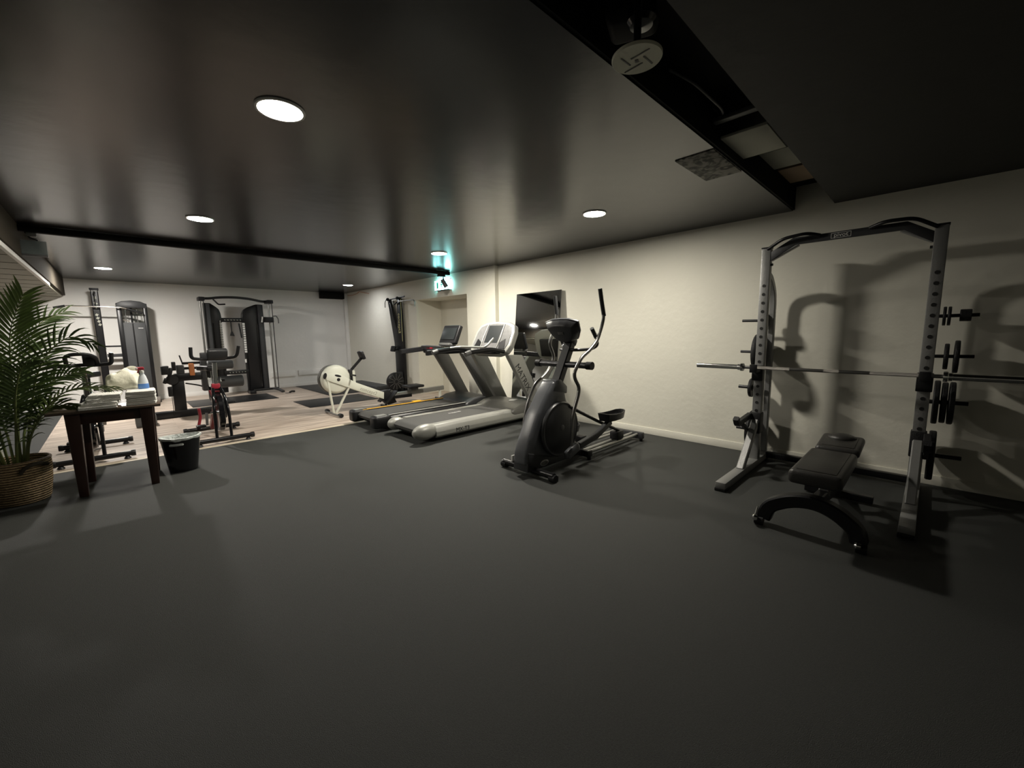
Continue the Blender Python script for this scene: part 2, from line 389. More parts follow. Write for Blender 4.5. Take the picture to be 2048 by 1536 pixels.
# devices at the ends of the black rail
t = thing('hanging_sign', 'grey translucent plate hanging under the left end of the black rail', 'sign', (-0.47, 6.34, 2.14))
MB().bx((-0.58, 6.335, 2.145), (-0.385, 6.355, 2.30), bev=0.004).build('plate', 'acrylic', t)
MB().bx((-0.58, 6.328, 2.145), (-0.385, 6.362, 2.165), bev=0.003).build('lower_edge', 'mid_grey', t)
MB().tube([(-0.52, 6.34, 2.375), (-0.50, 6.34, 2.33), (-0.44, 6.34, 2.30)], 0.006, fil=0.02).build('hanger', 'black_metal', t)
MB().bx((-0.515, 6.32, 2.335), (-0.445, 6.37, 2.374), bev=0.008).build('mount', 'mid_grey', t)
t = thing('spotlight', 'small dark spotlight under the right end of the black rail', 'spotlight', (4.44, 6.33, 2.15))
MB().bx((4.32, 6.305, 2.335), (4.46, 6.365, 2.374), bev=0.004).build('mount', 'black_metal', t)
MB().tube([(4.43, 6.33, 2.335), (4.42, 6.33, 2.27)], 0.008).build('arm', 'black_metal', t)
MB().cyl((4.40, 6.33, 2.29), (4.47, 6.30, 2.155), 0.035, r2=0.042).build('head', 'dark_grey', t)
MB().tube([(4.42, 6.33, 2.28), (4.47, 6.33, 2.255), (4.54, 6.33, 2.27), (4.57, 6.33, 2.31), (4.60, 6.33, 2.33)], 0.005, fil=0.03).build('cord', 'black_metal', t)

# exit sign with running figure
t = thing('exit_sign', 'glowing green and white emergency exit sign above the doorway niche', 'exit sign', (4.71, 6.76, 2.15))
ya, yb, za, zb = 6.52, 6.97, 2.155, 2.335; xs = 4.665
MB().bx((xs, ya, za), (XF-0.001, yb, zb), bev=0.004).build('case', 'sign_glow', t)
MB().bx((xs-0.006, ya-0.004, za-0.012), (XF-0.001, yb+0.004, za), bev=0.002).build('lower_edge', 'dark_grey', t)
g = MB(); xg = xs-0.0015
def gp(poly): g.prism([(6.745-u, 2.245+w) for u, w in poly], xg, xg+0.001, axis='x')
gp([(-0.16, 0.06), (-0.10, 0.06), (-0.10, -0.06), (-0.16, -0.06)])
gp([(-0.02, 0.055), (0.0, 0.065), (0.02, 0.055), (0.02, 0.035), (0.0, 0.028), (-0.02, 0.035)])
gp([(-0.03, 0.025), (0.03, 0.025), (0.05, -0.005), (0.04, -0.012), (0.02, 0.005), (0.015, -0.02), (0.05, -0.045), (0.04, -0.06), (-0.005, -0.03), (-0.02, -0.06), (-0.06, -0.065), (-0.06, -0.055), (-0.03, -0.048), (-0.01, -0.01), (-0.02, 0.008), (-0.05, 0.0), (-0.052, 0.01)])
gp([(0.08, 0.012), (0.12, 0.012), (0.12, 0.04), (0.17, 0.0), (0.12, -0.04), (0.12, -0.012), (0.08, -0.012)])
g.build('pictogram', 'sign_green', t)

tag(MB().tube([(XF-0.006, 11.30, 2.37), (XF-0.006, 11.0, 2.36), (XF-0.03, 10.62, 2.38), (XF-0.02, 10.55, 2.42), (XF-0.01, 10.0, 2.33)], 0.006, fil=0.05).build('wall_wire', 'orange'), 'thin reddish wire along the top of the right wall near the corner', 'wire')

# leaning wall mirror
ty, by = 1.93, 0.20; tx = XN-0.035; bxx = tx-0.16
t = thing('wall_mirror', 'frameless mirror leaning on the right wall behind the treadmill and elliptical trainer', 'mirror', ((tx+bxx)/2, 4.34, 0))
mk = lambda y: 0.03*(y-4.34)
m = MB(); m.add([(bxx+mk(3.86), 3.86, by), (bxx+mk(4.81), 4.81, by), (tx+mk(4.81), 4.81, ty), (tx+mk(3.86), 3.86, ty)], [[0, 1, 2, 3]]); m.build('glass', 'mirror', t)
m = MB()
m.add([(x+d+mk(y), y, z) for d in (0.002, 0.014) for x, y, z in ((bxx, 3.86, by), (bxx, 4.81, by), (tx, 4.81, ty), (tx, 3.86, ty))],
      [[0, 1, 2, 3], [7, 6, 5, 4], [0, 4, 5, 1], [1, 5, 6, 2], [2, 6, 7, 3], [3, 7, 4, 0]]); m.build('backing', 'mid_grey', t)
MB().bx((bxx-0.03, 3.90, 0), (XN-0.02, 4.77, by), bev=0.004).build('plinth', 'wall_cream', t)

# ------------------------------------------------------------------ floor mats and step
for (x0, x1, y0, y1, lb) in ((3.27, 4.70, 9.10, 11.43, 'black floor mat along the back wall behind the rower flywheel'),
                             (2.46, 3.80, 7.86, 8.83, 'dark grey floor mat on the wood floor right behind the rower'),
                             (0.95, 2.41, 9.60, 10.62, 'black floor mat in front of the cable crossover machine')):
    tag(MB().bx((x0, y0, 0), (x1, y1, 0.008), bev=0.003).build('floor_mat', 'black_plastic'), lb, 'mat', 'mats on the wood floor')
tag(MB().bx((4.30, 9.0, 0.009), (4.68, 10.6, 0.10), bev=0.02).build('step_board', 'foam_grey'), 'long low dark step board along the right wall past the ski machine', 'step')
tag(MB().bx((0.12, 8.10, 0), (0.36, 8.42, 0.16), bev=0.015).build('foam_block', 'mid_grey'), 'grey block on the wood floor behind the right leg of the table', 'block')
t = thing('hand_grip', 'small black hand grip lying on the wood floor by the crossover machine', 'grip', (2.86, 10.3, 0))
MB().tube([(2.80, 10.25, 0.02), (2.86, 10.30, 0.035), (2.93, 10.35, 0.02)], 0.02, fil=0.03).build('handle', 'black_plastic', t)
MB().tube([(2.80, 10.25, 0.012), (2.75, 10.27, 0.008), (2.72, 10.30, 0.008)], 0.006, fil=0.02).build('strap', 'dark_grey', t)

# ------------------------------------------------------------------ treadmills (run along +X, console end at the wall)
def treadmill(silver, X0, y0, y1, label):
    t = thing('treadmill', label, 'treadmill', (X0+1.1, (y0+y1)/2, 0))
    X = lambda u: X0+u
    yc = (y0+y1)/2
    body = 'silver_paint' if silver else 'dark_grey'
    MB().bx((X(0.12), y0+0.03, 0.045), (X(1.95), y1-0.03, 0.15), bev=0.02).build('deck_frame', 'black_plastic', t)
    b = MB()      # running belt wraps the rear roller
    prof = [(X(1.70), 0.196), (X(0.12), 0.196), (X(0.07), 0.185), (X(0.035), 0.15), (X(0.05), 0.11), (X(0.10), 0.085), (X(0.3), 0.08), (X(0.3), 0.09), (X(1.70), 0.186)]
    b.prism(prof, y0+0.16, y1-0.16)
    b.build('running_belt', 'belt', t)
    for k, (a, c2) in enumerate(((y0, y0+0.165), (y1-0.165, y1))):
        out = a if k == 0 else c2; inn = c2 if k == 0 else a
        sg = 1 if k == 0 else -1
        pr = [(out, 0.075), (out+sg*0.004, 0.12), (out+sg*0.03, 0.175), (out+sg*0.065, 0.205), (inn, 0.207), (inn, 0.15), (out+sg*0.05, 0.05), (out+sg*0.02, 0.05)]
        rmat = [body, 'hood_grey' if silver else 'black_plastic']
        MB().prism(pr, X(0.22), X(1.75), axis='x', bev=0.004).build('side_rail', body if silver else 'black_plastic', t)
        if not silver and k == 1:
            MB().bx((X(0.12), y1-0.155, 0.205), (X(1.62), y1-0.125, 0.212), bev=0.002).build('tape', 'yellow', t, label='yellow stripe')
            MB().bx((X(0.98), y1-0.15, 0.210), (X(1.12), y1-0.08, 0.225), bev=0.006).build('cover', 'yellow', t, label='yellow cap')
        if not silver and k == 0:
            MB().bx((X(0.20), y0+0.05, 0.205), (X(1.55), y0+0.09, 0.212), bev=0.002).build('tread_strip', 'silver_paint', t)
        # rear end cap
        if silver:
            cpm = MB(); cpm.ball((X(0.11), out+sg*0.085, 0.135), 0.1, sx=1.75 if k == 0 else 1.2, sy=0.92, sz=0.98 if k == 0 else 0.86, n=24)
            cpm.build('end_cap', 'silver_paint', t)
        else:
            MB().box((X(0.09), out+sg*0.085, 0.13), (0.26, 0.17, 0.175), bev=0.04, seg=3).build('end_cap', 'black_plastic', t)
            MB().box((X(0.09), out+sg*0.085, 0.2165), (0.15, 0.11, 0.006), bev=0.002).build('cap_plate', 'silver', t)
    # motor hood
    hood = MB(); pr = [(X(1.50), 0.17), (X(1.56), 0.215), (X(1.70), 0.265), (X(1.90), 0.285), (X(2.05), 0.27), (X(2.12), 0.20), (X(2.12), 0.07), (X(1.60), 0.07)]
    hood.prism(pr, y0+0.01, y1-0.01, bev=0.03, seg=3); hood.build('motor_hood', 'hood_grey' if silver else 'dark_grey', t, ang=60)
    if silver:
        MB().ball((X(1.86), yc-0.1, 0.278), 0.1, sx=0.9, sy=0.5, sz=0.15).build('hood_badge', 'label_white', t)
        tb = MB().text('MX-T3', frame((X(0.62), y0-0.0005, 0.10), (1, 0, 0), (0, 0, 1)), 0.075); tb.build('model_lettering', 'label_black', t)
        tb = MB().text('treadmill', frame((X(0.9), yc+0.12, 0.1975), (1, 0, 0), (0, 1, 0)), 0.06); tb.build('belt_lettering', 'label_white', t)
    # wheels under
    for yy in (y0+0.12, y1-0.12):
        MB().cyl((X(0.35), yy-0.025, 0.03), (X(0.35), yy+0.025, 0.03), 0.03).build('foot_wheel', 'black_plastic', t)
        MB().cyl((X(1.9), yy, 0.0), (X(1.9), yy, 0.08), 0.03).build('foot', 'black_plastic', t)
    # uprights
    for yy, sg in ((y0+0.045, 1), (y1-0.045, -1)):
        u = MB(); pr = [(X(2.02), 0.12), (X(2.24), 0.12), (X(1.74), 0.99), (X(1.45), 1.01), (X(1.47), 0.97)]
        u.prism(pr, yy-0.04, yy+0.04, bev=0.014, seg=3)
        o = u.build('upright', 'silver_paint' if silver else 'mid_grey' if sg > 0 else 'mid_grey', t)
        if silver and sg > 0:
            dr = Vector((2.02-1.45, 0, 0.12-1.01)).normalized()
            tb = MB().text('MATRIX', frame((X(1.74), yy-0.0415, 0.66), dr, Vector((0, 0, 1)).cross(Vector((0, -1, 0))) if False else Vector((-dr.z, 0, dr.x))), 0.13)
            tb.build('brand_lettering', 'label_black', o)
    if silver:
        # console head: wide rounded frame leaning back
        n = Vector((-0.88, 0, 0.47)).normalized(); upd = Vector((0.47, 0, 0.88)).normalized()
        base = Vector((X(1.40), yc-0.035, 1.03))
        def cpt(v, h, d): return base + Vector((0, v, 0)) + upd*h - n*d
        def slab(poly, d0, d1, nm, mt, bev=0.0):
            bm = bmesh.new(); A = [bm.verts.new(cpt(v, h, d0)) for v, h in poly]; B = [bm.verts.new(cpt(v, h, d1)) for v, h in poly]
            bm.faces.new(A); bm.faces.new(B[::-1]); k = len(poly)
            for i in range(k): bm.faces.new([A[i], B[i], B[(i+1) % k], A[(i+1) % k]])
            bmesh.ops.recalc_face_normals(bm, faces=bm.faces[:])
            if bev: bmesh.ops.bevel(bm, geom=bm.edges[:], offset=bev, segments=3, affect='EDGES', profile=0.5)
            return MB().addbm(bm).build(nm, mt, t, ang=50)
        P = [(-0.40, 0.02), (-0.44, 0.12), (-0.43, 0.34), (-0.38, 0.45), (-0.25, 0.50), (0, 0.52), (0.25, 0.50), (0.38, 0.45), (0.43, 0.34), (0.44, 0.12), (0.40, 0.02), (0.25, -0.03), (-0.25, -0.03)]
        slab(P, 0.0, 0.085, 'console', 'silver_paint', 0.02)
        Q = [(v*0.86, 0.245+(h-0.245)*0.82+0.005) for v, h in P]
        slab(Q, -0.006, 0.0, 'console_face', 'panel_grey')
        slab([(-0.14, 0.16), (0.14, 0.16), (0.15, 0.44), (-0.15, 0.44)], -0.010, -0.006, 'display', 'screen')
        for vv in (-0.19, 0.19):
            MB().tube([cpt(vv*0.9, 0.06, -0.008), cpt(vv, 0.2, -0.012), cpt(vv*0.92, 0.46, -0.008)], 0.009, fil=0.08).build('bezel', 'silver', t)
        slab([(-0.34, 0.07), (-0.22, 0.06), (-0.20, 0.16), (-0.30, 0.22)], -0.012, -0.004, 'cup_holder', 'black_plastic')
        slab([(0.22, 0.06), (0.34, 0.07), (0.30, 0.22), (0.20, 0.16)], -0.012, -0.004, 'cup_holder', 'black_plastic')
        MB().box(cpt(0, 0.045, -0.03), (0.05, 0.13, 0.035), bev=0.01).build('stop_button', 'red', t, label='red emergency stop button')
        slab([(-0.30, 0.05), (0.30, 0.05), (0.26, 0.36), (-0.26, 0.36)], 0.085, 0.13, 'console_back', 'black_plastic', 0.015)
        # accessory tray and rail hardware
        MB().bx((X(1.28), y0+0.12, 1.02), (X(1.48), y1-0.12, 1.06), bev=0.015).build('tray', 'black_plastic', t)
        for yy, sg in ((y0+0.06, -1), (y1-0.06, 1)):
            MB().tube([(X(0.80), yy, 1.065), (X(1.16), yy, 1.10), (X(1.46), yy, 1.045)], 0.028, fil=0.1, rect=None).build('handrail', 'black_metal', t)
            MB().tube([(X(0.74), yy, 1.045), (X(0.82), yy, 1.067)], 0.032).build('rail_end', 'mid_grey', t)
        MB().tube([(X(1.02), y1-0.10, 1.105), (X(1.15), y1-0.16, 1.12), (X(1.18), yc, 1.12), (X(1.15), y0+0.16, 1.12), (X(1.20), y0+0.14, 1.16), (X(1.30), y0+0.14, 1.24)], 0.015, fil=0.06).build('grip_bar', 'silver', t)
        MB().cyl((X(1.02), y0+0.17, 1.06), (X(1.36), y0+0.17, 1.08), 0.024).build('hand_grip', 'black_plastic', t)
    else:
        MB().box((X(1.56), yc, 1.29), (0.075, 0.44, 0.32), rot=(0, 0.42, 0), bev=0.02, seg=3).build('console', 'black_plastic', t)
        MB().box((X(1.519), yc, 1.311), (0.006, 0.37, 0.20), rot=(0, 0.42, 0), bev=0.002).build('display', 'screen', t)
        MB().box((X(1.493), yc, 1.235), (0.004, 0.15, 0.018), rot=(0, 0.42, 0)).build('console_mark', 'label_white', t)
        MB().box((X(1.48), yc, 1.13), (0.14, 0.30, 0.05), rot=(0, 0.2, 0), bev=0.015).build('console_neck', 'mid_grey', t)
        MB().bx((X(1.22), y0+0.10, 1.00), (X(1.62), y1-0.10, 1.08), bev=0.02).build('tray', 'black_plastic', t)
        MB().box((X(1.18), yc+0.06, 1.09), (0.06, 0.10, 0.03), bev=0.008).build('stop_button', 'red', t, label='red emergency stop button')
        MB().tube([(X(1.18), y0+0.15, 1.11), (X(1.12), yc, 1.12), (X(1.18), y1-0.15, 1.11)], 0.018, fil=0.1).build('grip_bar', 'dark_grey', t)
        for yy in (y0+0.05, y1-0.05):
            MB().tube([(X(0.84), yy, 1.035), (X(1.35), yy, 1.075), (X(1.66), yy, 1.05)], 0.03, fil=0.1, rect=(0.06, 0.075)).build('handrail', 'black_plastic', t)
    return t
treadmill(False, 2.44, 5.13, 5.99, 'black treadmill with yellow stripe and upright screen, the further of the two')
treadmill(True, 2.50, 4.14, 5.02, 'silver treadmill with wide rounded silver console, the nearer of the two')

# ------------------------------------------------------------------ elliptical trainer
t = thing('elliptical_trainer', 'grey elliptical trainer standing between the silver treadmill and the rack', 'elliptical trainer', (3.3, 2.57, 0))
yc = 2.56
MB().tube([(2.67, 2.24, 0.055), (2.67, 2.88, 0.055)], 0.03).build('front_bar', 'black_metal', t)
for yy in (2.25, 2.87):
    MB().cyl((2.67, yy-0.03, 0.035), (2.67, yy+0.03, 0.035), 0.035).build('transport_wheel', 'black_plastic', t)
    MB().cyl((2.71, yy, 0.0), (2.71, yy, 0.05), 0.022).build('levelling_foot', 'steel', t)
MB().bx((2.655, 2.75, 0.06), (2.70, 2.77, 0.14), bev=0.004).build('bracket', 'label_white', t)
sh = MB(); sh.prism([(2.56, 0.22), (2.62, 0.36), (2.74, 0.58), (2.87, 0.76), (2.96, 0.86), (3.05, 0.84), (3.12, 0.80), (3.15, 0.66), (3.25, 0.55), (3.32, 0.35), (3.30, 0.12), (3.10, 0.07), (2.66, 0.07), (2.56, 0.12)], yc-0.085, yc+0.085, bev=0.035, seg=4)
sh.build('shroud', 'ell_grey', t, ang=50)
MB().prism([(2.57, 0.055), (2.59, 0.235), (2.95, 0.13), (3.42, 0.13), (3.44, 0.055)], yc-0.092, yc+0.092, bev=0.01).build('lower_shroud', 'ell_dark', t)
MB().prism([(2.935, 0.76), (2.98, 0.865), (3.06, 0.865), (3.155, 0.79), (3.15, 0.72)], yc-0.087, yc+0.087, bev=0.01).build('collar', 'ell_grey', t)
for sg in (-1, 1):
    y = yc + sg*0.088
    MB().lathe([(0.245, 0), (0.262, sg*0.012), (0.268, sg*0.035), (0.255, sg*0.05), (0.235, sg*0.045), (0.225, sg*0.05), (0.06, sg*0.06), (0.0, sg*0.06)], (3.0, y, 0.395), axis='y', n=56).build('flywheel_cover', 'ell_dark', t, ang=60)
MB().ball((3.0, yc-0.149, 0.41), 0.028, sy=0.15).build('cover_badge', 'mid_grey', t)
b = MB(); b.ball((2.80, yc-0.094, 0.10), 0.06, sx=1, sy=0.06, sz=0.5); b.build('badge', 'silver', t)
b = MB(); b.ball((2.80, yc-0.097, 0.10), 0.048, sx=1, sy=0.06, sz=0.42); b.build('badge_centre', 'hood_grey', t)
MB().tube([(3.05, yc, 0.74), (3.33, yc, 1.26)], 0.03, rect=(0.10, 0.075), upv=(1, 0, 0)).build('mast', 'ell_dark', t)
# console: half-moon head facing the wall side
ch = MB(); nn = Vector((0.80, 0, 0.60)).normalized(); uu = Vector((-0.60, 0, 0.80)).normalized()
bs = Vector((3.29, yc, 1.22))
poly = [(-0.05, 0.0), (-0.12, 0.03), (-0.18, 0.12), (-0.205, 0.235), (-0.10, 0.265), (0.0, 0.27), (0.10, 0.265), (0.205, 0.235), (0.18, 0.12), (0.12, 0.03), (0.05, 0.0)]
def ellslab(poly, d0, d1, sc0=1.0, sc1=1.0, bev=0.012):
    bm = bmesh.new(); q = lambda v, h, d, k: bs + Vector((0, v*k, 0)) + uu*(0.13+(h-0.13)*k) + nn*d
    A = [bm.verts.new(q(v, h, d0, sc0)) for v, h in poly]; B = [bm.verts.new(q(v, h, d1, sc1)) for v, h in poly]
    bm.faces.new(A); bm.faces.new(B[::-1]); k = len(poly)
    for i in range(k): bm.faces.new([A[i], B[i], B[(i+1) % k], A[(i+1) % k]])
    bmesh.ops.recalc_face_normals(bm, faces=bm.faces[:])
    if bev: bmesh.ops.bevel(bm, geom=bm.edges[:], offset=bev, segments=2, affect='EDGES', profile=0.5)
    return MB().addbm(bm)
ellslab(poly, -0.055, 0.01, 0.72, 1.0).build('console_back', 'ell_dark', t, ang=50)
ellslab(poly, 0.011, 0.035, 1.02, 1.0, 0.006).build('console', 'ell_grey', t, ang=50)
ellslab(poly, 0.0355, 0.038, 0.8, 0.8, 0).build('display', 'screen', t)
MB().box(bs+uu*0.15-nn*0.056, (0.012, 0.07, 0.03), rot=(0, -0.64, 0), bev=0.004).build('console_badge', 'mid_grey', t)
MB().box((3.31, yc, 1.225), (0.10, 0.11, 0.08), rot=(0, 0.5, 0), bev=0.02).build('console_neck', 'black_plastic', t)
MB().cyl((3.19, 2.25, 1.0), (3.19, 2.87, 1.0), 0.03, n=20).build('pivot_axle', 'dark_steel', t)
for yy in (2.24, 2.88):
    MB().cyl((3.19, yy-0.03, 1.0), (3.19, yy+0.03, 1.0), 0.038).build('pivot_cap', 'black_plastic', t)
hr = [(3.42, 1.73), (3.46, 1.58), (3.495, 1.47), (3.465, 1.38), (3.385, 1.23), (3.26, 1.14), (3.13, 1.08), (3.06, 1.0), (3.02, 0.94), (3.03, 0.89), (3.10, 0.80), (3.08, 0.72), (3.03, 0.62), (2.99, 0.50)]
hl = [(3.43, 1.70), (3.46, 1.50), (3.42, 1.35), (3.33, 1.20), (3.41, 1.06), (3.38, 0.98), (3.33, 0.92), (3.25, 0.86), (3.11, 0.79), (3.00, 0.62), (2.94, 0.44), (2.925, 0.26)]
for nm, pl, y, en in (('r', hr, 2.29, 5), ('l', hl, 2.86, 4)):
    pp = [(x, y, z) for x, z in pl]
    MB().tube(pp, 0.017, fil=0.05, n=14).build('swing_arm', 'steel', t)
    MB().tube(pp[:3] if nm == 'r' else pp[:2], 0.0205, fil=0.05, n=14).build('hand_grip', 'dark_grey', t)
MB().tube([(3.36, 2.34, 1.34), (3.43, 2.33, 1.26), (3.47, 2.34, 1.18), (3.42, 2.38, 1.145), (3.28, 2.45, 1.14), (3.24, 2.56, 1.14), (3.28, 2.67, 1.14), (3.42, 2.74, 1.145), (3.47, 2.78, 1.18), (3.43, 2.79, 1.26), (3.36, 2.78, 1.34)], 0.015, fil=0.04).build('fixed_handlebar', 'dark_steel', t)
for yy in (2.335, 2.785):
    MB().cyl((3.355, yy, 1.35), (3.43, yy, 1.26), 0.02).build('hand_grip', 'dark_grey', t)
# pedal arms
def pedal(y, px, pz, nm):
    p = MB(); pts = []
    L, Wd = 0.19, 0.085
    out = [(-1, -0.5), (-0.95, -0.85), (-0.4, -1), (0.3, -0.95), (0.8, -0.7), (1, -0.25), (1, 0.25), (0.8, 0.7), (0.3, 0.95), (-0.4, 1), (-0.95, 0.85), (-1, 0.5)]
    bm = bmesh.new()
    lo = [bm.verts.new((px+a*L*0.9, y+b_*Wd*0.85, pz-0.045)) for a, b_ in out]
    hi = [bm.verts.new((px+a*L, y+b_*Wd, pz+0.02+0.02*abs(a))) for a, b_ in out]
    hi2 = [bm.verts.new((px+a*L*0.93, y+b_*Wd*0.9, pz+0.02+0.02*abs(a))) for a, b_ in out]
    fl = [bm.verts.new((px+a*L*0.88, y+b_*Wd*0.84, pz-0.005)) for a, b_ in out]
    k = len(out); bm.faces.new(lo[::-1]); bm.faces.new(fl)
    for A, B in ((lo, hi), (hi, hi2), (hi2, fl)):
        for i in range(k): bm.faces.new([A[i], A[(i+1) % k], B[(i+1) % k], B[i]])
    p.addbm(bm); p.build('pedal', 'black_plastic', t, ang=50)
pedal(2.36, 3.80, 0.42, 'r'); pedal(2.76, 3.52, 0.25, 'l')
for y, (x1, z1), (px, pz) in ((2.30, (2.99, 0.50), (3.80, 0.36)), (2.82, (2.93, 0.26), (3.60, 0.19))):
    pass
MB().tube([(3.12, 2.43, 0.60), (3.60, 2.42, 0.375), (4.02, 2.42, 0.20)], 0.017, fil=0.05).build('link_bar', 'black_metal', t)
MB().tube([(3.16, 2.34, 0.215), (3.45, 2.34, 0.26), (3.74, 2.36, 0.355)], 0.02, rect=(0.05, 0.065)).build('pedal_arm', 'dark_grey', t)
MB().tube([(3.16, 2.78, 0.30), (3.40, 2.78, 0.22), (3.60, 2.78, 0.19)], 0.02, rect=(0.05, 0.065)).build('pedal_arm', 'dark_grey', t)
MB().box((3.02, 2.31, 0.20), (0.20, 0.07, 0.09), rot=(0, -0.35, 0), bev=0.03, seg=3).build('crank_cover', 'ell_grey', t)
MB().box((3.00, 2.81, 0.45), (0.16, 0.06, 0.09), rot=(0, 0.35, 0), bev=0.03, seg=3).build('crank_cover', 'ell_grey', t)
MB().box((2.93, 2.86, 0.23), (0.07, 0.05, 0.09), bev=0.02).build('lower_joint', 'black_plastic', t)
MB().tube([(2.99, 2.29, 0.52), (2.985, 2.29, 0.26)], 0.013).build('lower_link', 'steel', t)
for yy in (2.40, 2.47, 2.63, 2.70):
    MB().tube([(3.40, yy, 0.085), (4.42, yy, 0.085)], 0.016, n=10).build('guide_rail', 'silver', t)
MB().bx((3.38, 2.38, 0.03), (3.46, 2.72, 0.10), bev=0.01).build('cross_member', 'black_metal', t)
MB().bx((4.40, 2.33, 0.03), (4.46, 2.78, 0.11), bev=0.012).build('cross_member', 'dark_grey', t)
MB().bx((3.40, 2.52, 0.03), (4.40, 2.58, 0.07), bev=0.008).build('base_beam', 'black_metal', t)
for xx, yy in ((4.43, 2.36), (4.43, 2.75), (3.42, 2.40), (3.42, 2.70)):
    MB().cyl((xx, yy, 0), (xx, yy, 0.04), 0.02).build('levelling_foot', 'black_plastic', t)
MB().bx((3.94, 2.38, 0.10), (4.08, 2.49, 0.20), bev=0.02).build('roller_carriage', 'black_plastic', t)
MB().bx((3.58, 2.62, 0.10), (3.70, 2.72, 0.17), bev=0.02).build('roller_carriage', 'black_plastic', t)

# ------------------------------------------------------------------ half rack
t = thing('squat_rack', 'grey steel half rack with pull-up beam standing at the right wall', 'rack', (4.2, 0.57, 0))
YL, YR = 1.13, 0.025; XU = 4.37
for side, y in (('l', YL), ('r', YR)):
    u = MB(); u.bx((XU-0.035, y-0.037, 0.05), (XU+0.035, y+0.037, 2.045), bev=0.006)
    u.use(1)
    for k in range(16):
        z = 0.55 + k*0.0775
        u.lathe([(0.014, -0.0005), (0.014, 0.0012)], (XU-0.037, y, z), axis='x', n=14)
    up_ = u.build('upright', ['rack_grey', 'label_black'], t)
    MB().bx((XU-0.038, y-0.040, 2.045), (XU+0.038, y+0.040, 2.056), bev=0.003).build('end_cap', 'black_plastic', up_)
    MB().tube([(XU+0.03, y, 1.82), (XU+0.13, y, 1.80), (4.665, y, 1.66), (4.675, y, 1.30), (4.675, y, 0.08)], 0.03, fil=0.14, rect=(0.06, 0.05), upv=(0, 1, 0)).build('rear_tube', 'rack_grey', t)
    MB().bx((3.46, y-0.04, 0.012), (4.70, y+0.04, 0.075), bev=0.006).build('base_foot', 'rack_grey', t)
    MB().bx((3.45, y-0.042, 0.0), (3.56, y+0.042, 0.03), bev=0.006).build('rubber_foot', 'black_plastic', t)
    MB().bx((4.62, y-0.042, 0.0), (4.71, y+0.042, 0.03), bev=0.006).build('rubber_foot', 'black_plastic', t)
    MB().tube([(3.95, y, 0.06), (4.345, y, 0.46)], 0.03, rect=(0.06, 0.06), upv=(0, 1, 0)).build('diagonal_brace', 'rack_grey', t)
    sg = 1 if side == 'l' else -1
    for z in (1.40, 1.09, 0.73, 0.30):
        h = MB().cyl((4.61, y+sg*0.02, z), (4.61, y+sg*0.245, z+0.004), 0.0135 if z > 1 else 0.0165)
        h.build('weight_horn', 'black_metal' if side == 'r' else 'dark_steel', t)
    # hook for the bar
    j = MB(); j.bx((XU-0.085, y-0.045, 0.84), (XU-0.036, y+0.045, 0.98), bev=0.006); j.bx((XU-0.20, y-0.03, 0.925), (XU-0.07, y+0.03, 0.952), bev=0.004)
    j.bx((XU-0.215, y-0.03, 0.925), (XU-0.198, y+0.03, 1.00), bev=0.004)
    j.build('bar_hook', 'black_plastic', t)
    # spotter arm
    a = MB(); a.bx((XU-0.06, y-0.045, 0.33), (XU+0.045, y+0.045, 0.53), bev=0.008)
    a.tube([(XU-0.05, y+sg*0.05, 0.50), (XU-0.40, y+sg*0.05, 0.47), (XU-0.44, y+sg*0.05, 0.53)], 0.03, fil=0.03, rect=(0.045, 0.05))
    a.tube([(XU-0.05, y+sg*0.05, 0.34), (XU-0.26, y+sg*0.05, 0.45)], 0.02, rect=(0.03, 0.035))
    a.build('spotter_arm', 'iron', t)
MB().bx((4.62, YR+0.03, 0.03), (4.68, YL-0.03, 0.085), bev=0.005).build('rear_cross_member', 'black_metal', t)
bm_ = MB()
bm_.prism([(1.10, 2.005), (0.93, 2.105), (0.21, 2.105), (0.055, 2.005), (0.055, 1.925), (0.225, 2.045), (0.915, 2.045), (1.10, 1.925)], XU-0.03, XU-0.005, axis='x', bev=0.003)
tb = bm_.build('top_beam', 'dark_grey', t)
for a0, a1 in (((1.10, 1.93), (0.90, 2.07)), ((0.055, 1.93), (0.23, 2.07))):
    MB().tube([(XU+0.0, a0[0], a0[1]+0.03), (XU-0.0, a1[0], a1[1]-0.005)], 0.02, rect=(0.05, 0.065), upv=(0, 0, 1)).build('corner_gusset', 'rack_grey', t)
g = MB(); zc, yl = 2.075, 0.60; xp = XU-0.0315
for (a, b) in (((0.065, 0.021), (-0.065, 0.018)), ((0.065, -0.018), (-0.065, -0.021))):
    g.bx((xp, yl-0.065, zc+min(a[1], b[1])), (xp+0.001, yl+0.065, zc+max(a[1], b[1])))
for e in (-0.065, 0.062): g.bx((xp, yl+e, zc-0.021), (xp+0.001, yl+e+0.003, zc+0.021))
g.text('pivot', frame((xp, yl, zc+0.002), (0, -1, 0), (0, 0, 1)), 0.046); g.build('logo', 'label_white', tb)
MB().tube([(XU-0.03, 1.12, 2.035), (XU-0.09, 0.99, 2.10), (XU-0.10, 0.82, 2.115), (XU-0.035, 0.74, 2.095)], 0.014, fil=0.05).build('pull_up_grip', 'black_metal', t)
MB().tube([(XU-0.03, 0.045, 2.035), (XU-0.09, 0.17, 2.11), (XU-0.10, 0.33, 2.115), (XU-0.035, 0.42, 2.095)], 0.014, fil=0.05).build('pull_up_grip', 'black_metal', t)
for y, sg in ((YL-0.045, -1), (YR+0.045, 1)):
    for z in (1.90, 2.0):
        MB().cyl((XU, y-sg*0.01, z), (XU, y+sg*0.008, z), 0.011, n=8).build('bolt', 'dark_steel', t)

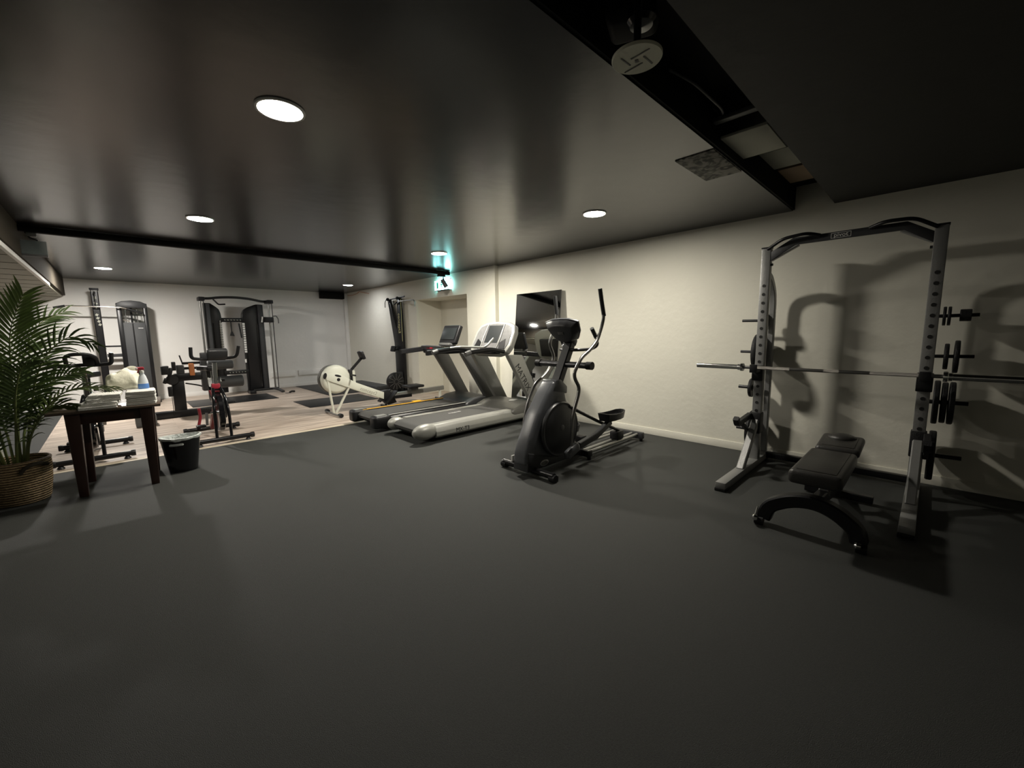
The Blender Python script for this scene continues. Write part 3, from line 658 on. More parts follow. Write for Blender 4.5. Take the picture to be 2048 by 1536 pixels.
# barbell
zb_, xb = 0.968, 4.21
t = thing('barbell', 'long steel barbell resting on the hooks of the half rack', 'barbell', (xb, 0.55, zb_-0.014))
MB().cyl((xb, 1.235, zb_), (xb, -0.08, zb_), 0.014, n=20).build('shaft', 'steel', t)
for a, b in ((1.12, 0.86), (0.62, 0.52), (0.33, 0.06)):
    MB().cyl((xb, a, zb_), (xb, b, zb_), 0.0148, n=20).build('knurling', 'knurl', t)
for y0, y1, mt in ((1.225, 1.65, 'chrome'), (-0.065, -0.56, 'dark_steel')):
    sg = 1 if y1 > y0 else -1
    MB().lathe([(0.014, 0), (0.036, 0), (0.038, sg*0.006), (0.038, sg*0.022), (0.030, sg*0.028), (0.030, sg*0.045), (0.0245, sg*0.048), (0.0245, y1-y0-sg*0.004), (0.021, y1-y0)], (xb, y0, zb_), axis='y', n=28).build('sleeve', 'chrome', t)

def plate(y, z, r, th, label, x=4.61, hole=0.017, kind='weight_plate'):
    zc = z - (hole-0.0165)
    h2 = th/2
    p = MB(); p.lathe([(hole+0.001, -h2), (r*0.32, -h2), (r*0.36, -h2*0.55), (r*0.78, -h2*0.55), (r*0.84, -h2), (r*0.97, -h2), (r, -h2*0.6), (r, h2*0.6), (r*0.97, h2), (r*0.84, h2), (r*0.78, h2*0.55), (r*0.36, h2*0.55), (r*0.32, h2), (hole+0.001, h2), (hole+0.001, -h2)], (x, y, zc), axis='y', n=44)
    p.f = p.f[:-2] if False else p.f
    o = p.build(kind, 'iron')
    tag(o, label, 'weight plate', 'weight plates on the half rack horns')
    return o
G = 'weight plates on the half rack horns'
plate(-0.040, 1.40, 0.072, 0.018, 'small black plate on the top right horn, closer to the upright')
plate(-0.066, 1.40, 0.072, 0.018, 'small black plate on the top right horn, second from the upright')
o = MB().lathe([(0.015, -0.03), (0.042, -0.03), (0.045, -0.026), (0.045, 0.026), (0.042, 0.03), (0.015, 0.03), (0.015, -0.03)], (4.61, -0.15, 1.403), axis='y', n=28).build('bar_collar', 'iron')
tag(o, 'black clamp collar near the tip of the top right horn', 'collar')
plate(-0.074, 1.09, 0.10, 0.026, 'medium-small black plate on the second right horn, nearer the upright')
plate(-0.128, 1.09, 0.125, 0.028, 'larger black plate on the second right horn, nearer its tip')
plate(-0.047, 0.73, 0.172, 0.034, 'black plate on the third right horn, innermost of three')
plate(-0.090, 0.73, 0.160, 0.032, 'black plate on the third right horn, middle of three')
plate(-0.131, 0.73, 0.165, 0.032, 'black plate on the third right horn, outermost of three')
plate(-0.054, 0.30, 0.198, 0.042, 'largest black plate alone on the lowest right horn')
plate(YL+0.055, 1.40, 0.075, 0.030, 'small black plate on the top left horn of the rack')
plate(YL+0.085, 1.09, 0.185, 0.042, 'big black plate on the left side just above the barbell')
plate(YL+0.125, 0.73, 0.095, 0.028, 'small black plate on the left side just below the barbell')
plate(YL+0.10, 0.30, 0.198, 0.034, 'large black plate on the lowest left horn behind the spotter arm')

# ------------------------------------------------------------------ bench
t = thing('weight_bench', 'black padded weight bench on an arched frame inside the half rack', 'bench', (3.4, 0.45, 0))
def pad(x0, x1, y0, y1, z, th, rotz=0, roty=0, nm='seat_pad'):
    b = MB(); b.box(((x0+x1)/2, (y0+y1)/2, z), (x1-x0, y1-y0, th), rot=(0, roty, rotz), bev=0.028, seg=4); b.build(nm, 'vinyl', t, ang=60)
    b = MB(); b.box(((x0+x1)/2, (y0+y1)/2, z+th/2+0.001), (x1-x0-0.08, y1-y0-0.07, 0.006), rot=(0, roty, rotz), bev=0.003); b.build('pad_panel', 'vinyl', t)
pad(2.93, 3.60, 0.30, 0.57, 0.415, 0.09, nm='back_pad')
pad(3.68, 4.02, 0.30, 0.56, 0.445, 0.065, roty=-0.12, nm='seat_pad')
MB().ball((3.93, 0.43, 0.485), 0.10, sx=0.8, sy=0.9, sz=0.35).build('pad_hump', 'vinyl', t)
fr = MB()
fr.tube([(3.08, 0.715, 0.05), (3.08, 0.69, 0.14), (3.08, 0.57, 0.215), (3.08, 0.44, 0.235), (3.08, 0.33, 0.20), (3.08, 0.23, 0.12), (3.08, 0.215, 0.05)], 0.03, fil=0.1, rect=(0.08, 0.085), upv=(0, 0, 1)); fr.build('front_arch', 'black_metal', t)
MB().tube([(3.06, 0.44, 0.23), (3.45, 0.43, 0.20), (3.95, 0.43, 0.07)], 0.03, fil=0.15, rect=(0.06, 0.08)).build('spine', 'black_metal', t)
MB().tube([(3.95, 0.22, 0.04), (3.95, 0.64, 0.04)], 0.03, rect=(0.06, 0.055)).build('rear_foot', 'black_metal', t)
MB().tube([(3.30, 0.43, 0.22), (3.40, 0.43, 0.39)], 0.025, rect=(0.06, 0.06), upv=(0, 1, 0)).build('post', 'mid_grey', t)
MB().tube([(3.68, 0.43, 0.15), (3.82, 0.43, 0.40)], 0.025, rect=(0.05, 0.05), upv=(0, 1, 0)).build('post', 'black_metal', t)
MB().bx((2.98, 0.40, 0.37), (3.95, 0.46, 0.39), bev=0.004).build('pad_support', 'black_metal', t)
MB().ring((3.16, 0.355, 0.335), 0.022, 0.006, axis='y').build('pull_pin', 'orange', t, label='orange adjustment pin')
for yy in (0.735, 0.20):
    MB().cyl((3.045, yy-0.025, 0.03), (3.045, yy+0.025, 0.03), 0.03).build('wheel', 'black_plastic', t)
    MB().lathe([(0.0, 0.0), (0.016, 0.0), (0.022, 0.02), (0.016, 0.03)], (3.01, yy+0.0, 0.055), axis='y', n=16).build('wheel_cap', 'chrome', t)
MB().tube([(3.03, 0.765, 0.03), (3.05, 0.75, 0.12)], 0.006).build('axle_bracket', 'chrome', t)

# ------------------------------------------------------------------ rowing machine
t = thing('rowing_machine', 'white rowing machine with black monitor arm beside the far treadmill', 'rowing machine', (3.4, 6.83, 0))
y = 6.83
fl = MB(); fl.lathe([(0.0, -0.075), (0.19, -0.075), (0.215, -0.06), (0.235, -0.03), (0.235, 0.03), (0.215, 0.06), (0.19, 0.075), (0.0, 0.075)], (2.565, y, 0.595), axis='y', n=40); fl.build('flywheel_housing', 'rower_white', t, ang=60)
MB().ring((2.53, y+0.05, 0.60), 0.215, 0.02, axis='y', n=40).build('air_vent', 'mid_grey', t)
for sg in (-1, 1):
    bm1 = MB(); bm1.prism([(2.385, 0.70), (2.58, 0.70), (2.86, 0.52), (3.36, 0.295), (3.35, 0.175), (2.9, 0.37), (2.39, 0.60)], y+sg*0.078, y+sg*0.095, bev=0.003); bm1.build('side_plate', 'rower_white', t)
    for (vx, vz, a, b) in ((2.37, 0.67, 0.028, 0.05), (2.575, 0.655, 0.055, 0.018), (2.58, 0.592, 0.028, 0.028)):
        MB().ball((vx, y+sg*0.0955, vz), 1, sx=a, sy=0.003, sz=b, rot=(0, 0.3, 0)).build('vent_slot', 'black_plastic', t)
MB().prism([(2.9, 0.49), (3.35, 0.29), (3.35, 0.18), (2.9, 0.38)], y-0.078, y+0.078).build('frame_box', 'rower_white', t)
tb = MB().text('concept2', frame((3.08, y-0.0965, 0.345), (0.91, 0, -0.41), (0.41, 0, 0.91)), 0.085); tb.build('lettering', 'label_grey', t)
for x0, z0, x1 in ((2.41, 0.62, 2.49), (2.76, 0.46, 2.53)):
    MB().tube([(x0, y-0.07, z0), (x1, y-0.04, 0.04)], 0.012, rect=(0.03, 0.035), upv=(0, 1, 0)).build('leg', 'rower_white', t)
MB().tube([(2.48, 6.52, 0.03), (2.48, 7.13, 0.03)], 0.016).build('front_foot', 'steel', t)
for yy in (6.54, 7.11):
    MB().lathe([(0.0, -0.045), (0.03, -0.045), (0.034, -0.03), (0.034, 0.03), (0.03, 0.045), (0, 0.045)], (2.50, yy, 0.034), axis='y', n=18).build('caster', 'black_plastic', t)
MB().tube([(2.875, y, 0.44), (2.865, y, 0.72)], 0.02, rect=(0.05, 0.04), upv=(0, 1, 0)).build('post', 'rower_white', t)
MB().bx((2.79, y-0.03, 0.50), (2.845, y+0.03, 0.735), bev=0.005).build('handle_hook', 'black_plastic', t)
MB().tube([(2.84, y, 0.73), (3.03, y, 0.92)], 0.02, rect=(0.035, 0.045), upv=(0, 1, 0)).build('monitor_arm', 'black_plastic', t)
MB().box((3.03, y, 0.965), (0.05, 0.17, 0.14), rot=(0, -0.35, 0), bev=0.012).build('monitor', 'black_plastic', t)
MB().cyl((2.80, y-0.24, 0.65), (2.80, y+0.24, 0.65), 0.014).build('pull_handle', 'black_plastic', t)
MB().prism([(3.33, 0.16), (3.35, 0.31), (3.46, 0.325), (3.55, 0.24), (3.62, 0.075), (3.45, 0.05)], y-0.06, y+0.06, bev=0.008).build('frame_joint', 'black_plastic', t)
for sg in (-1, 1):
    MB().box((3.47, y+sg*0.13, 0.20), (0.30, 0.12, 0.025), rot=(0, -0.75, 0), bev=0.01).build('footrest', 'black_plastic', t)
MB().tube([(3.42, y-0.16, 0.025), (3.42, y+0.16, 0.025)], 0.02).build('mid_foot', 'black_plastic', t)
MB().tube([(3.42, y, 0.03), (3.45, y, 0.10)], 0.02).build('mid_leg', 'black_plastic', t)
MB().tube([(3.50, y, 0.205), (4.68, y, 0.235)], 0.03, rect=(0.06, 0.085)).build('monorail', 'silver', t)
MB().bx((3.52, y-0.034, 0.14), (3.95, y+0.034, 0.20), bev=0.004).build('rail_cover', 'black_metal', t)
MB().box((4.0, y, 0.335), (0.33, 0.29, 0.05), bev=0.022, seg=3).build('seat', 'black_plastic', t)
MB().bx((3.92, y-0.06, 0.255), (4.08, y+0.06, 0.31), bev=0.01).build('seat_carriage', 'mid_grey', t)
MB().tube([(4.60, y, 0.20), (4.60, y, 0.03)], 0.02, rect=(0.04, 0.04)).build('leg', 'rower_white', t)
MB().tube([(4.60, y-0.16, 0.022), (4.60, y+0.16, 0.022)], 0.02).build('rear_foot', 'mid_grey', t)

# ------------------------------------------------------------------ ski machine
t = thing('ski_machine', 'tall black ski machine with forked top arms against the right wall', 'ski machine', (4.62, 8.45, 0))
MB().prism([(8.26, 0.03), (8.62, 0.03), (8.63, 0.9), (8.645, 1.12), (8.87, 2.10), (8.80, 2.10), (8.50, 1.42), (8.43, 2.12), (8.34, 2.12), (8.27, 1.12)], 4.63, 4.70, axis='x', bev=0.008).build('post', 'black_metal', t)
MB().bx((4.20, 8.16, 0.0), (4.73, 8.66, 0.05), bev=0.01).build('base', 'black_plastic', t)
f_ = MB(); f_.lathe([(0.0, -0.05), (0.17, -0.05), (0.20, -0.03), (0.20, 0.03), (0.17, 0.05), (0, 0.05)], (4.40, 8.26, 0.27), axis='y', n=36); f_.build('flywheel', 'black_plastic', t)
f_ = MB()
for k in range(12):
    a = k*PI/6; f_.box((4.40+0.11*math.cos(a), 8.206, 0.27+0.11*math.sin(a)), (0.14, 0.008, 0.010), rot=(0, -a, 0))
f_.build('fan_grille', 'mid_grey', t)
MB().bx((4.44, 8.32, 0.05), (4.64, 8.42, 0.46), bev=0.01).build('housing', 'dark_grey', t)
tb = MB().text('concept2', frame((4.628, 8.375, 1.55), (0, 0, -1), (0, -1, 0)), 0.12); tb.build('lettering', 'label_yellow', t)
MB().bx((4.627, 8.262, 1.15), (4.632, 8.27, 2.08)).build('edge_stripe', 'label_yellow', t)
MB().box((4.56, 8.58, 0.98), (0.06, 0.16, 0.13), rot=(0, 0.3, 0), bev=0.015).build('monitor', 'black_plastic', t)
MB().tube([(4.64, 8.58, 0.95), (4.57, 8.58, 0.97)], 0.015).build('monitor_arm', 'black_metal', t)
MB().tube([(4.66, 8.80, 2.10), (4.66, 8.15, 2.13)], 0.014).build('top_bar', 'dark_steel', t)
for y0 in (8.80, 8.36):
    MB().lathe([(0, -0.015), (0.035, -0.015), (0.035, 0.015), (0, 0.015)], (4.60, y0, 2.10), axis='y', n=18).build('pulley', 'black_plastic', t)
MB().tube([(4.58, 8.84, 2.10), (4.56, 8.86, 2.04), (4.56, 8.86, 1.92)], 0.011, fil=0.03).build('rope_handle', 'silver', t)
MB().tube([(4.60, 8.33, 2.03), (4.60, 7.68, 2.02), (4.60, 7.64, 1.98), (4.60, 7.64, 1.88)], 0.014, fil=0.05).build('rope_handle', 'silver', t)
MB().tube([(4.60, 8.40, 2.01), (4.60, 8.50, 1.97)], 0.016).build('rope_knob', 'black_plastic', t)

# ------------------------------------------------------------------ spin bikes
def bike(name_label, ox, oy, style):
    t = thing('spin_bike', name_label, 'exercise bike', (ox, oy+0.45, 0), group='spin bikes on the wood floor')
    X = lambda u: ox+u; Y = lambda v: oy+v
    for v, zc in ((0.0, 0.055), (0.88, 0.055)):
        MB().tube([(X(-0.29), Y(v), zc), (X(0.29), Y(v), zc)], 0.028, n=14).build('stabilizer', 'black_metal' if style else 'black_metal', t)
        for sg in (-1, 1):
            MB().lathe([(0.018, 0), (0.032, 0.006), (0.022, 0.022), (0.012, 0.03)], (X(sg*0.25), Y(v), 0), n=16).build('levelling_foot', 'black_plastic', t)
            MB().lathe([(0.0, -0.02), (0.033, -0.02), (0.036, 0.0), (0.033, 0.02), (0, 0.02)], (X(sg*0.30), Y(v), zc), axis='x', n=16).build('stabilizer_cap', 'black_plastic', t)
    for sg in (-1, 1):
        MB().tube([(X(sg*0.075), Y(0.0), 0.06), (X(sg*0.075), Y(0.02), 0.40), (X(sg*0.055), Y(0.10), 0.60), (X(sg*0.03), Y(0.24), 0.70)], 0.017, fil=0.18, n=12).build('fork_tube', 'gloss_black', t)
    w = MB(); w.lathe([(0.0, -0.018), (0.20, -0.018), (0.235, -0.030), (0.245, -0.022), (0.245, 0.022), (0.235, 0.030), (0.20, 0.018), (0, 0.018)], (X(0.0), Y(0.20), 0.37), axis='x', n=48); w.build('flywheel', 'gloss_black', t)
    MB().ring((X(0.0), Y(0.20), 0.37), 0.222, 0.010, axis='x', n=44).use(0).build('flywheel_rim', 'steel', t)
    MB().cyl((X(-0.09), Y(0.20), 0.37), (X(0.09), Y(0.20), 0.37), 0.018).build('axle', 'chrome', t)
    MB().tube([(X(0), Y(0.22), 0.66), (X(0), Y(0.45), 0.38), (X(0), Y(0.88), 0.07)], 0.03, fil=0.15, rect=(0.06, 0.08)).build('main_frame', 'gloss_black' if not style else 'dark_red', t)
    MB().tube([(X(0), Y(0.40), 0.42), (X(0), Y(0.66), 0.66)], 0.03, rect=(0.05, 0.06), upv=(1, 0, 0)).build('seat_tube', 'gloss_black', t)
    MB().prism([(Y(0.12), 0.44), (Y(0.22), 0.50), (Y(0.56), 0.42), (Y(0.62), 0.33), (Y(0.56), 0.24), (Y(0.22), 0.28)], X(0.05), X(0.085), axis='x', bev=0.01).build('chain_guard', 'dark_grey', t)
    for sg, dz in ((-1, -0.16), (1, 0.12)):
        MB().tube([(X(sg*0.095), Y(0.50), 0.33), (X(sg*0.105), Y(0.46), 0.33+dz)], 0.012, rect=(0.018, 0.03), upv=(1, 0, 0)).build('crank', 'steel', t)
        MB().box((X(sg*0.17), Y(0.46), 0.33+dz), (0.10, 0.09, 0.03), bev=0.008).build('pedal', 'black_plastic', t)
    MB().tube([(X(0), Y(0.62), 0.62), (X(0), Y(0.74), 0.86)], 0.02, rect=(0.035, 0.05), upv=(1, 0, 0)).build('seat_post', 'chrome', t)
    sd = MB(); sd.prism([(X(-0.035), Y(0.56)), (X(0.035), Y(0.56)), (X(0.05), Y(0.68)), (X(0.12), Y(0.80)), (X(0.11), Y(0.86)), (X(0), Y(0.87)), (X(-0.11), Y(0.86)), (X(-0.12), Y(0.80)), (X(-0.05), Y(0.68))], 0.87, 0.935, axis='z', bev=0.02, seg=3); sd.build('saddle', 'black_plastic', t, ang=60)
    MB().tube([(X(0), Y(0.24), 0.62), (X(0), Y(0.18), 1.0)], 0.02, rect=(0.055, 0.045), upv=(1, 0, 0)).build('stem', 'chrome', t)
    MB().bx((X(-0.045), Y(0.20), 0.60), (X(0.045), Y(0.29), 0.72), bev=0.012).build('head_clamp', 'black_plastic', t)
    MB().lathe([(0.0, -0.02), (0.028, -0.02), (0.028, 0.02), (0, 0.02)], (X(0.075), Y(0.22), 0.78), axis='x', n=16).build('adjust_knob', 'black_plastic', t)
    if style:
        MB().tube([(X(-0.235), Y(0.02), 1.20), (X(-0.24), Y(0.03), 1.07), (X(-0.14), Y(0.12), 1.05), (X(0), Y(0.16), 1.05), (X(0.14), Y(0.12), 1.05), (X(0.22), Y(0.04), 1.07), (X(0.245), Y(0.02), 1.20)], 0.019, fil=0.05).build('handlebar', 'black_plastic', t)
        MB().box((X(0.03), Y(0.10), 1.11), (0.21, 0.07, 0.13), rot=(0.5, 0, 0), bev=0.02, seg=3).build('console', 'dark_grey', t)
        MB().box((X(0.075), Y(0.058), 1.138), (0.075, 0.004, 0.014), rot=(0.5, 0, 0)).build('console_mark', 'label_white', t)
        MB().bx((X(-0.14), Y(0.12), 1.05), (X(-0.06), Y(0.18), 1.13), bev=0.01).build('bottle_holder', 'dark_grey', t)
        MB().box((X(-0.005), Y(0.22), 0.70), (0.09, 0.06, 0.07), bev=0.012).build('brake_cover', 'red', t, label='red brake cover')
        MB().tube([(X(-0.06), Y(0.30), 0.64), (X(-0.02), Y(0.18), 0.50)], 0.016).build('brake_arm', 'dark_red', t)
        MB().tube([(X(-0.14), Y(0.78), 0.36), (X(-0.13), Y(0.80), 0.24), (X(-0.16), Y(0.82), 0.10)], 0.018, fil=0.03).build('strap', 'red', t, label='red strap')
    else:
        MB().tube([(X(-0.235), Y(0.02), 1.16), (X(-0.22), Y(0.03), 1.045), (X(-0.10), Y(0.12), 1.04), (X(0), Y(0.15), 1.045), (X(0.12), Y(0.10), 1.04), (X(0.225), Y(0.03), 1.05), (X(0.232), Y(0.02), 1.17)], 0.019, fil=0.035).build('handlebar', 'black_plastic', t)
        MB().tube([(X(-0.11), Y(0.12), 1.04), (X(-0.11), Y(0.0), 1.14), (X(-0.06), Y(-0.05), 1.165), (X(0.05), Y(-0.05), 1.165), (X(0.11), Y(0.0), 1.13), (X(0.12), Y(0.12), 1.04)], 0.018, fil=0.06).build('arm_rest_loop', 'black_plastic', t)
        MB().box((X(0.055), Y(0.06), 1.10), (0.09, 0.05, 0.12), rot=(0.5, 0, 0), bev=0.015).build('console', 'black_plastic', t)
    return t
bike('spin bike with dark grey console and red parts behind the black waste bin', 0.88, 6.08, 1)
bike('spin bike with looped handlebars behind the wooden table', -0.26, 6.12, 0)

# ------------------------------------------------------------------ leg machine
t = thing('leg_machine', 'black leg machine with two grey foam rollers behind the spin bike with red parts', 'leg machine', (0.75, 8.8, 0))
MB().bx((0.20, 8.62, 0.0), (1.15, 8.76, 0.11), bev=0.008).build('base_beam', 'black_metal', t)
MB().bx((0.62, 8.62, 0.11), (0.78, 8.76, 0.64), bev=0.01).build('upright', 'black_metal', t)
MB().bx((0.66, 8.60, 0.60), (1.02, 8.78, 0.72), bev=0.01).build('cross_arm', 'black_metal', t)
MB().bx((0.70, 8.62, 0.70), (0.80, 8.74, 0.86), bev=0.01).build('bracket', 'dark_grey', t)
for z in (0.80, 0.885):
    MB().bx((0.78, 8.66, z-0.02), (1.05, 8.72, z+0.02), bev=0.005).build('lever', 'black_metal', t)
MB().lathe([(0.02, -0.03), (0.075, -0.03), (0.085, -0.015), (0.085, 0.015), (0.075, 0.03), (0.02, 0.03)], (0.63, 8.60, 0.63), axis='y', n=30).build('cam_wheel', 'iron', t)
MB().bx((0.50, 8.56, 0.72), (0.60, 8.66, 0.86), bev=0.01).build('stack_block', 'black_plastic', t)
MB().bx((0.64, 8.56, 0.78), (0.69, 8.66, 0.92), bev=0.008).build('stack_block', 'black_plastic', t)
MB().bx((0.56, 8.58, 0.36), (0.62, 8.66, 0.52), bev=0.01).build('stack_block', 'black_plastic', t)
MB().box((0.60, 8.60, 0.70), (0.05, 0.07, 0.26), rot=(0, 0.25, 0), bev=0.01).build('cam_arm', 'black_metal', t)
MB().box((0.54, 8.60, 0.62), (0.05, 0.06, 0.09), rot=(0, 0.4, 0), bev=0.01).build('stack_block', 'black_metal', t)
MB().tube([(0.60, 8.60, 0.50), (0.60, 8.60, 0.02)], 0.004).build('cable', 'black_plastic', t)
MB().tube([(0.79, 8.69, 0.88), (0.76, 8.69, 1.02)], 0.010).build('lever_handle', 'black_metal', t)
MB().tube([(0.80, 8.70, 0.55), (0.98, 8.70, 0.50), (1.10, 8.68, 0.44)], 0.012, fil=0.08).build('curved_bar', 'black_metal', t)
MB().bx((1.02, 8.60, 0.40), (1.16, 8.76, 0.92), bev=0.02).build('roller_column', 'dark_grey', t)
for x0, x1, z, r in ((1.10, 1.47, 0.835, 0.078), (1.14, 1.60, 0.535, 0.10)):
    rr = MB().lathe([(0, 0), (r-0.012, 0), (r, 0.015), (r, x1-x0-0.015), (r-0.012, x1-x0), (0, x1-x0)], (x0, 8.58, z), axis='x', n=28); rr.build('foam_roller', 'foam_grey', t)
MB().bx((0.86, 8.58, 0.68), (0.93, 8.66, 0.88), bev=0.01).build('end_block', 'orange', t, label='orange wooden block')
MB().bx((1.10, 8.62, 0.22), (1.24, 8.74, 0.44), bev=0.02).build('lower_bracket', 'black_plastic', t)

# ------------------------------------------------------------------ lat pulldown
t = thing('lat_pulldown', 'black lat pulldown tower with weight shroud at the far left of the back wall', 'cable machine', (0.15, 10.65, 0))
MB().tube([(-0.155, 10.55, 0.0), (-0.155, 10.55, 2.19)], 0.05, rect=(0.095, 0.10), upv=(1, 0, 0)).build('pole', 'black_metal', t)
MB().bx((-0.215, 10.48, 2.17), (-0.095, 10.61, 2.205), bev=0.005).build('pole_cap', 'black_plastic', t)
q = MB()
q.box((-0.155, 10.497, 2.03), (0.03, 0.003, 0.05)); q.box((-0.155, 10.497, 1.93), (0.05, 0.003, 0.03), rot=(0, 0.6, 0)); q.box((-0.155, 10.497, 1.86), (0.016, 0.003, 0.06))
q.box((-0.155, 10.4975, 2.15), (0.085, 0.002, 0.008))
for k in range(4): q.box((-0.16+0.008*k, 10.497, 1.72-0.06*k), (0.035, 0.003, 0.04), rot=(0, 0.5, 0))
q.build('pole_emblem', 'label_grey', t)
# weight shroud with window at the top
a, b, yy0, yy1 = 0.10, 0.53, 10.50, 10.72
MB().bx((a, yy0, 0.05), (a+0.07, yy1, 1.95), bev=0.012).build('side_column', 'black_metal', t)
MB().bx((b-0.06, yy0, 0.05), (b, yy1, 1.95), bev=0.012).build('side_column', 'black_metal', t)
MB().prism([(a-0.005, 1.86), (a+0.005, 1.94), (a+0.08, 1.985), (a+0.215, 2.0), (b-0.09, 1.985), (b-0.005, 1.94), (b+0.005, 1.86)], yy0-0.01, yy1+0.01, bev=0.01).build('top_cover', 'dark_grey', t)
MB().bx((a+0.06, yy0+0.01, 0.05), (b-0.05, yy0+0.03, 1.58), bev=0.004).build('front_panel', 'foam_grey', t)
MB().bx((a+0.19, yy0+0.006, 0.06), (a+0.21, yy0+0.012, 1.57)).build('panel_seam', 'black_metal', t)
MB().bx((b-0.16, yy0+0.004, 1.47), (b-0.09, yy0+0.009, 1.478)).build('panel_mark', 'label_white', t)
for xx in (0.22, 0.30, 0.38):
    MB().cyl((xx, 10.60, 1.55), (xx, 10.60, 1.88), 0.008 if xx != 0.30 else 0.014).build('guide_rod', 'steel' if xx != 0.30 else 'black_metal', t)
MB().tube([(0.17, 10.49, 1.635), (0.27, 10.49, 1.60)], 0.008).build('trim_bar', 'chrome', t)
MB().bx((a-0.02, 10.40, 0.0), (b+0.04, 10.88, 0.06), bev=0.01).build('base', 'black_metal', t)
MB().bx((-0.22, 10.40, 0.0), (-0.09, 10.88, 0.06), bev=0.01).build('base_foot', 'black_metal', t)
MB().bx((-0.11, 10.52, 1.12), (a+0.02, 10.56, 1.15), bev=0.003).build('cross_link', 'black_metal', t)
MB().bx((-0.10, 10.60, 0.93), (0.11, 10.64, 0.99), bev=0.003).build('cross_link', 'dark_grey', t)
MB().tube([(-0.66, 10.40, 1.83), (-0.52, 10.40, 1.868), (-0.12, 10.40, 1.865), (0.19, 10.40, 1.86), (0.26, 10.40, 1.83), (0.44, 10.40, 1.76)], 0.012, fil=0.05).build('pull_bar', 'chrome', t)
MB().tube([(-0.67, 10.40, 1.827), (-0.53, 10.40, 1.866)], 0.02).build('bar_grip', 'black_plastic', t)
MB().tube([(0.24, 10.40, 1.838), (0.45, 10.40, 1.757)], 0.02).build('bar_grip', 'black_plastic', t)
MB().cyl((-0.155, 10.40, 1.865), (-0.155, 10.40, 2.10), 0.006).build('cable', 'black_plastic', t)
MB().tube([(-0.155, 10.40, 2.10), (-0.155, 10.50, 2.13)], 0.015).build('pulley_arm', 'black_metal', t)

t.location.y += 0.55; t.location.x += 0.005; t.scale = (1.05, 1, 1.022)

# ------------------------------------------------------------------ cable crossover
t = thing('cable_crossover', 'black dual cable machine with arched top bar at the back wall', 'cable machine', (2.05, 10.9, 0))
yf, yb2 = 10.75, 10.98
def tower(xo, xi, sg):
    # xo outer edge, xi inner edge, sg=+1 when the inner side is +X
    w_ = abs(xi-xo); top = [(xo, 0.08), (xo, 2.03), (xo+sg*0.12, 2.03), (xo+sg*w_*0.72, 1.955), (xo+sg*w_*0.9, 1.90), (xi-sg*0.008, 1.82), (xi, 1.74), (xi, 1.62), (xi-sg*0.05, 1.62), (xi-sg*0.05, 0.08)]
    MB().prism(top, yf+0.10, yb2, bev=0.012, seg=3).build('weight_shroud', 'black_metal', t)
    MB().bx((min(xo, xo+sg*0.10), yf+0.02, 0.07), (max(xo, xo+sg*0.10), yf+0.11, 2.02), bev=0.01).build('front_column', 'dark_grey', t)
    MB().bx((min(xo+sg*0.13, xo+sg*0.15), yf+0.085, 0.15), (max(xo+sg*0.13, xo+sg*0.15), yf+0.1, 1.60)).build('panel_seam', 'gloss_black', t)
    st = MB()
    for k in range(13): st.bx((min(xi-sg*0.045, xi), yf+0.12, 1.57-k*0.052), (max(xi-sg*0.045, xi), yf+0.135, 1.61-k*0.052))
    st.build('weight_numbers', 'label_white', t)
    MB().bx((min(xi-sg*0.05, xi), yf+0.13, 0.08), (max(xi-sg*0.05, xi), yf+0.20, 1.63), bev=0.004).build('guide_post', 'black_metal', t)
tower(1.44, 1.74, 1); tower(2.53, 2.12, -1)
MB().bx((1.70, yf+0.09, 0.9), (1.715, yf+0.12, 1.66)).build('guide_rod', 'chrome', t)
MB().tube([(1.36, 10.78, 2.12), (1.52, 10.78, 2.115), (1.72, 10.78, 2.15), (2.0, 10.78, 2.165), (2.3, 10.78, 2.14), (2.52, 10.78, 2.09), (2.66, 10.78, 2.10)], 0.025, fil=0.2, rect=(0.05, 0.05)).build('top_arch', 'black_metal', t)
MB().bx((1.34, 10.62, 2.06), (1.45, 10.86, 2.14), bev=0.015).build('pulley_housing', 'black_plastic', t)
MB().bx((2.58, 10.55, 2.04), (2.70, 10.86, 2.12), bev=0.015).build('pulley_housing', 'black_plastic', t)
MB().tube([(1.60, 10.70, 2.10), (1.68, 10.66, 1.99), (1.80, 10.64, 2.0)], 0.016, fil=0.03).build('pull_up_grip', 'black_metal', t)
MB().bx((1.55, yf+0.12, 1.63), (2.2, yf+0.18, 1.72), bev=0.006).build('cross_bar', 'black_metal', t)
MB().bx((1.55, yf+0.12, 0.47), (2.2, yf+0.18, 0.56), bev=0.006).build('cross_bar', 'black_metal', t)
hm = MB()
for k in range(6):
    for z in (1.675, 0.515): hm.box((1.80+k*0.058, yf+0.119, z), (0.022, 0.002, 0.014), rot=(0, 0.5, 0))
hm.build('bar_emblems', 'label_grey', t)
for x in (1.37, 2.63):
    MB().cyl((x, 10.70, 0.10), (x, 10.70, 2.05), 0.018).build('guide_column', 'steel' if x < 2 else 'steel', t)
    MB().cyl((x+0.05, 10.62, 0.10), (x+0.05, 10.62, 2.05), 0.008).build('guide_column', 'black_metal', t)
MB().bx((2.50, 10.62, 1.62), (2.70, 10.76, 1.74), bev=0.01).build('pulley_carriage', 'black_plastic', t)
MB().tube([(2.69, 10.66, 1.76), (2.76, 10.66, 1.77), (2.80, 10.66, 1.70), (2.80, 10.66, 1.60)], 0.012, fil=0.02).build('handle', 'mid_grey', t)
MB().tube([(2.47, 10.60, 1.74), (2.45, 10.60, 1.62)], 0.016).build('handle', 'silver', t)
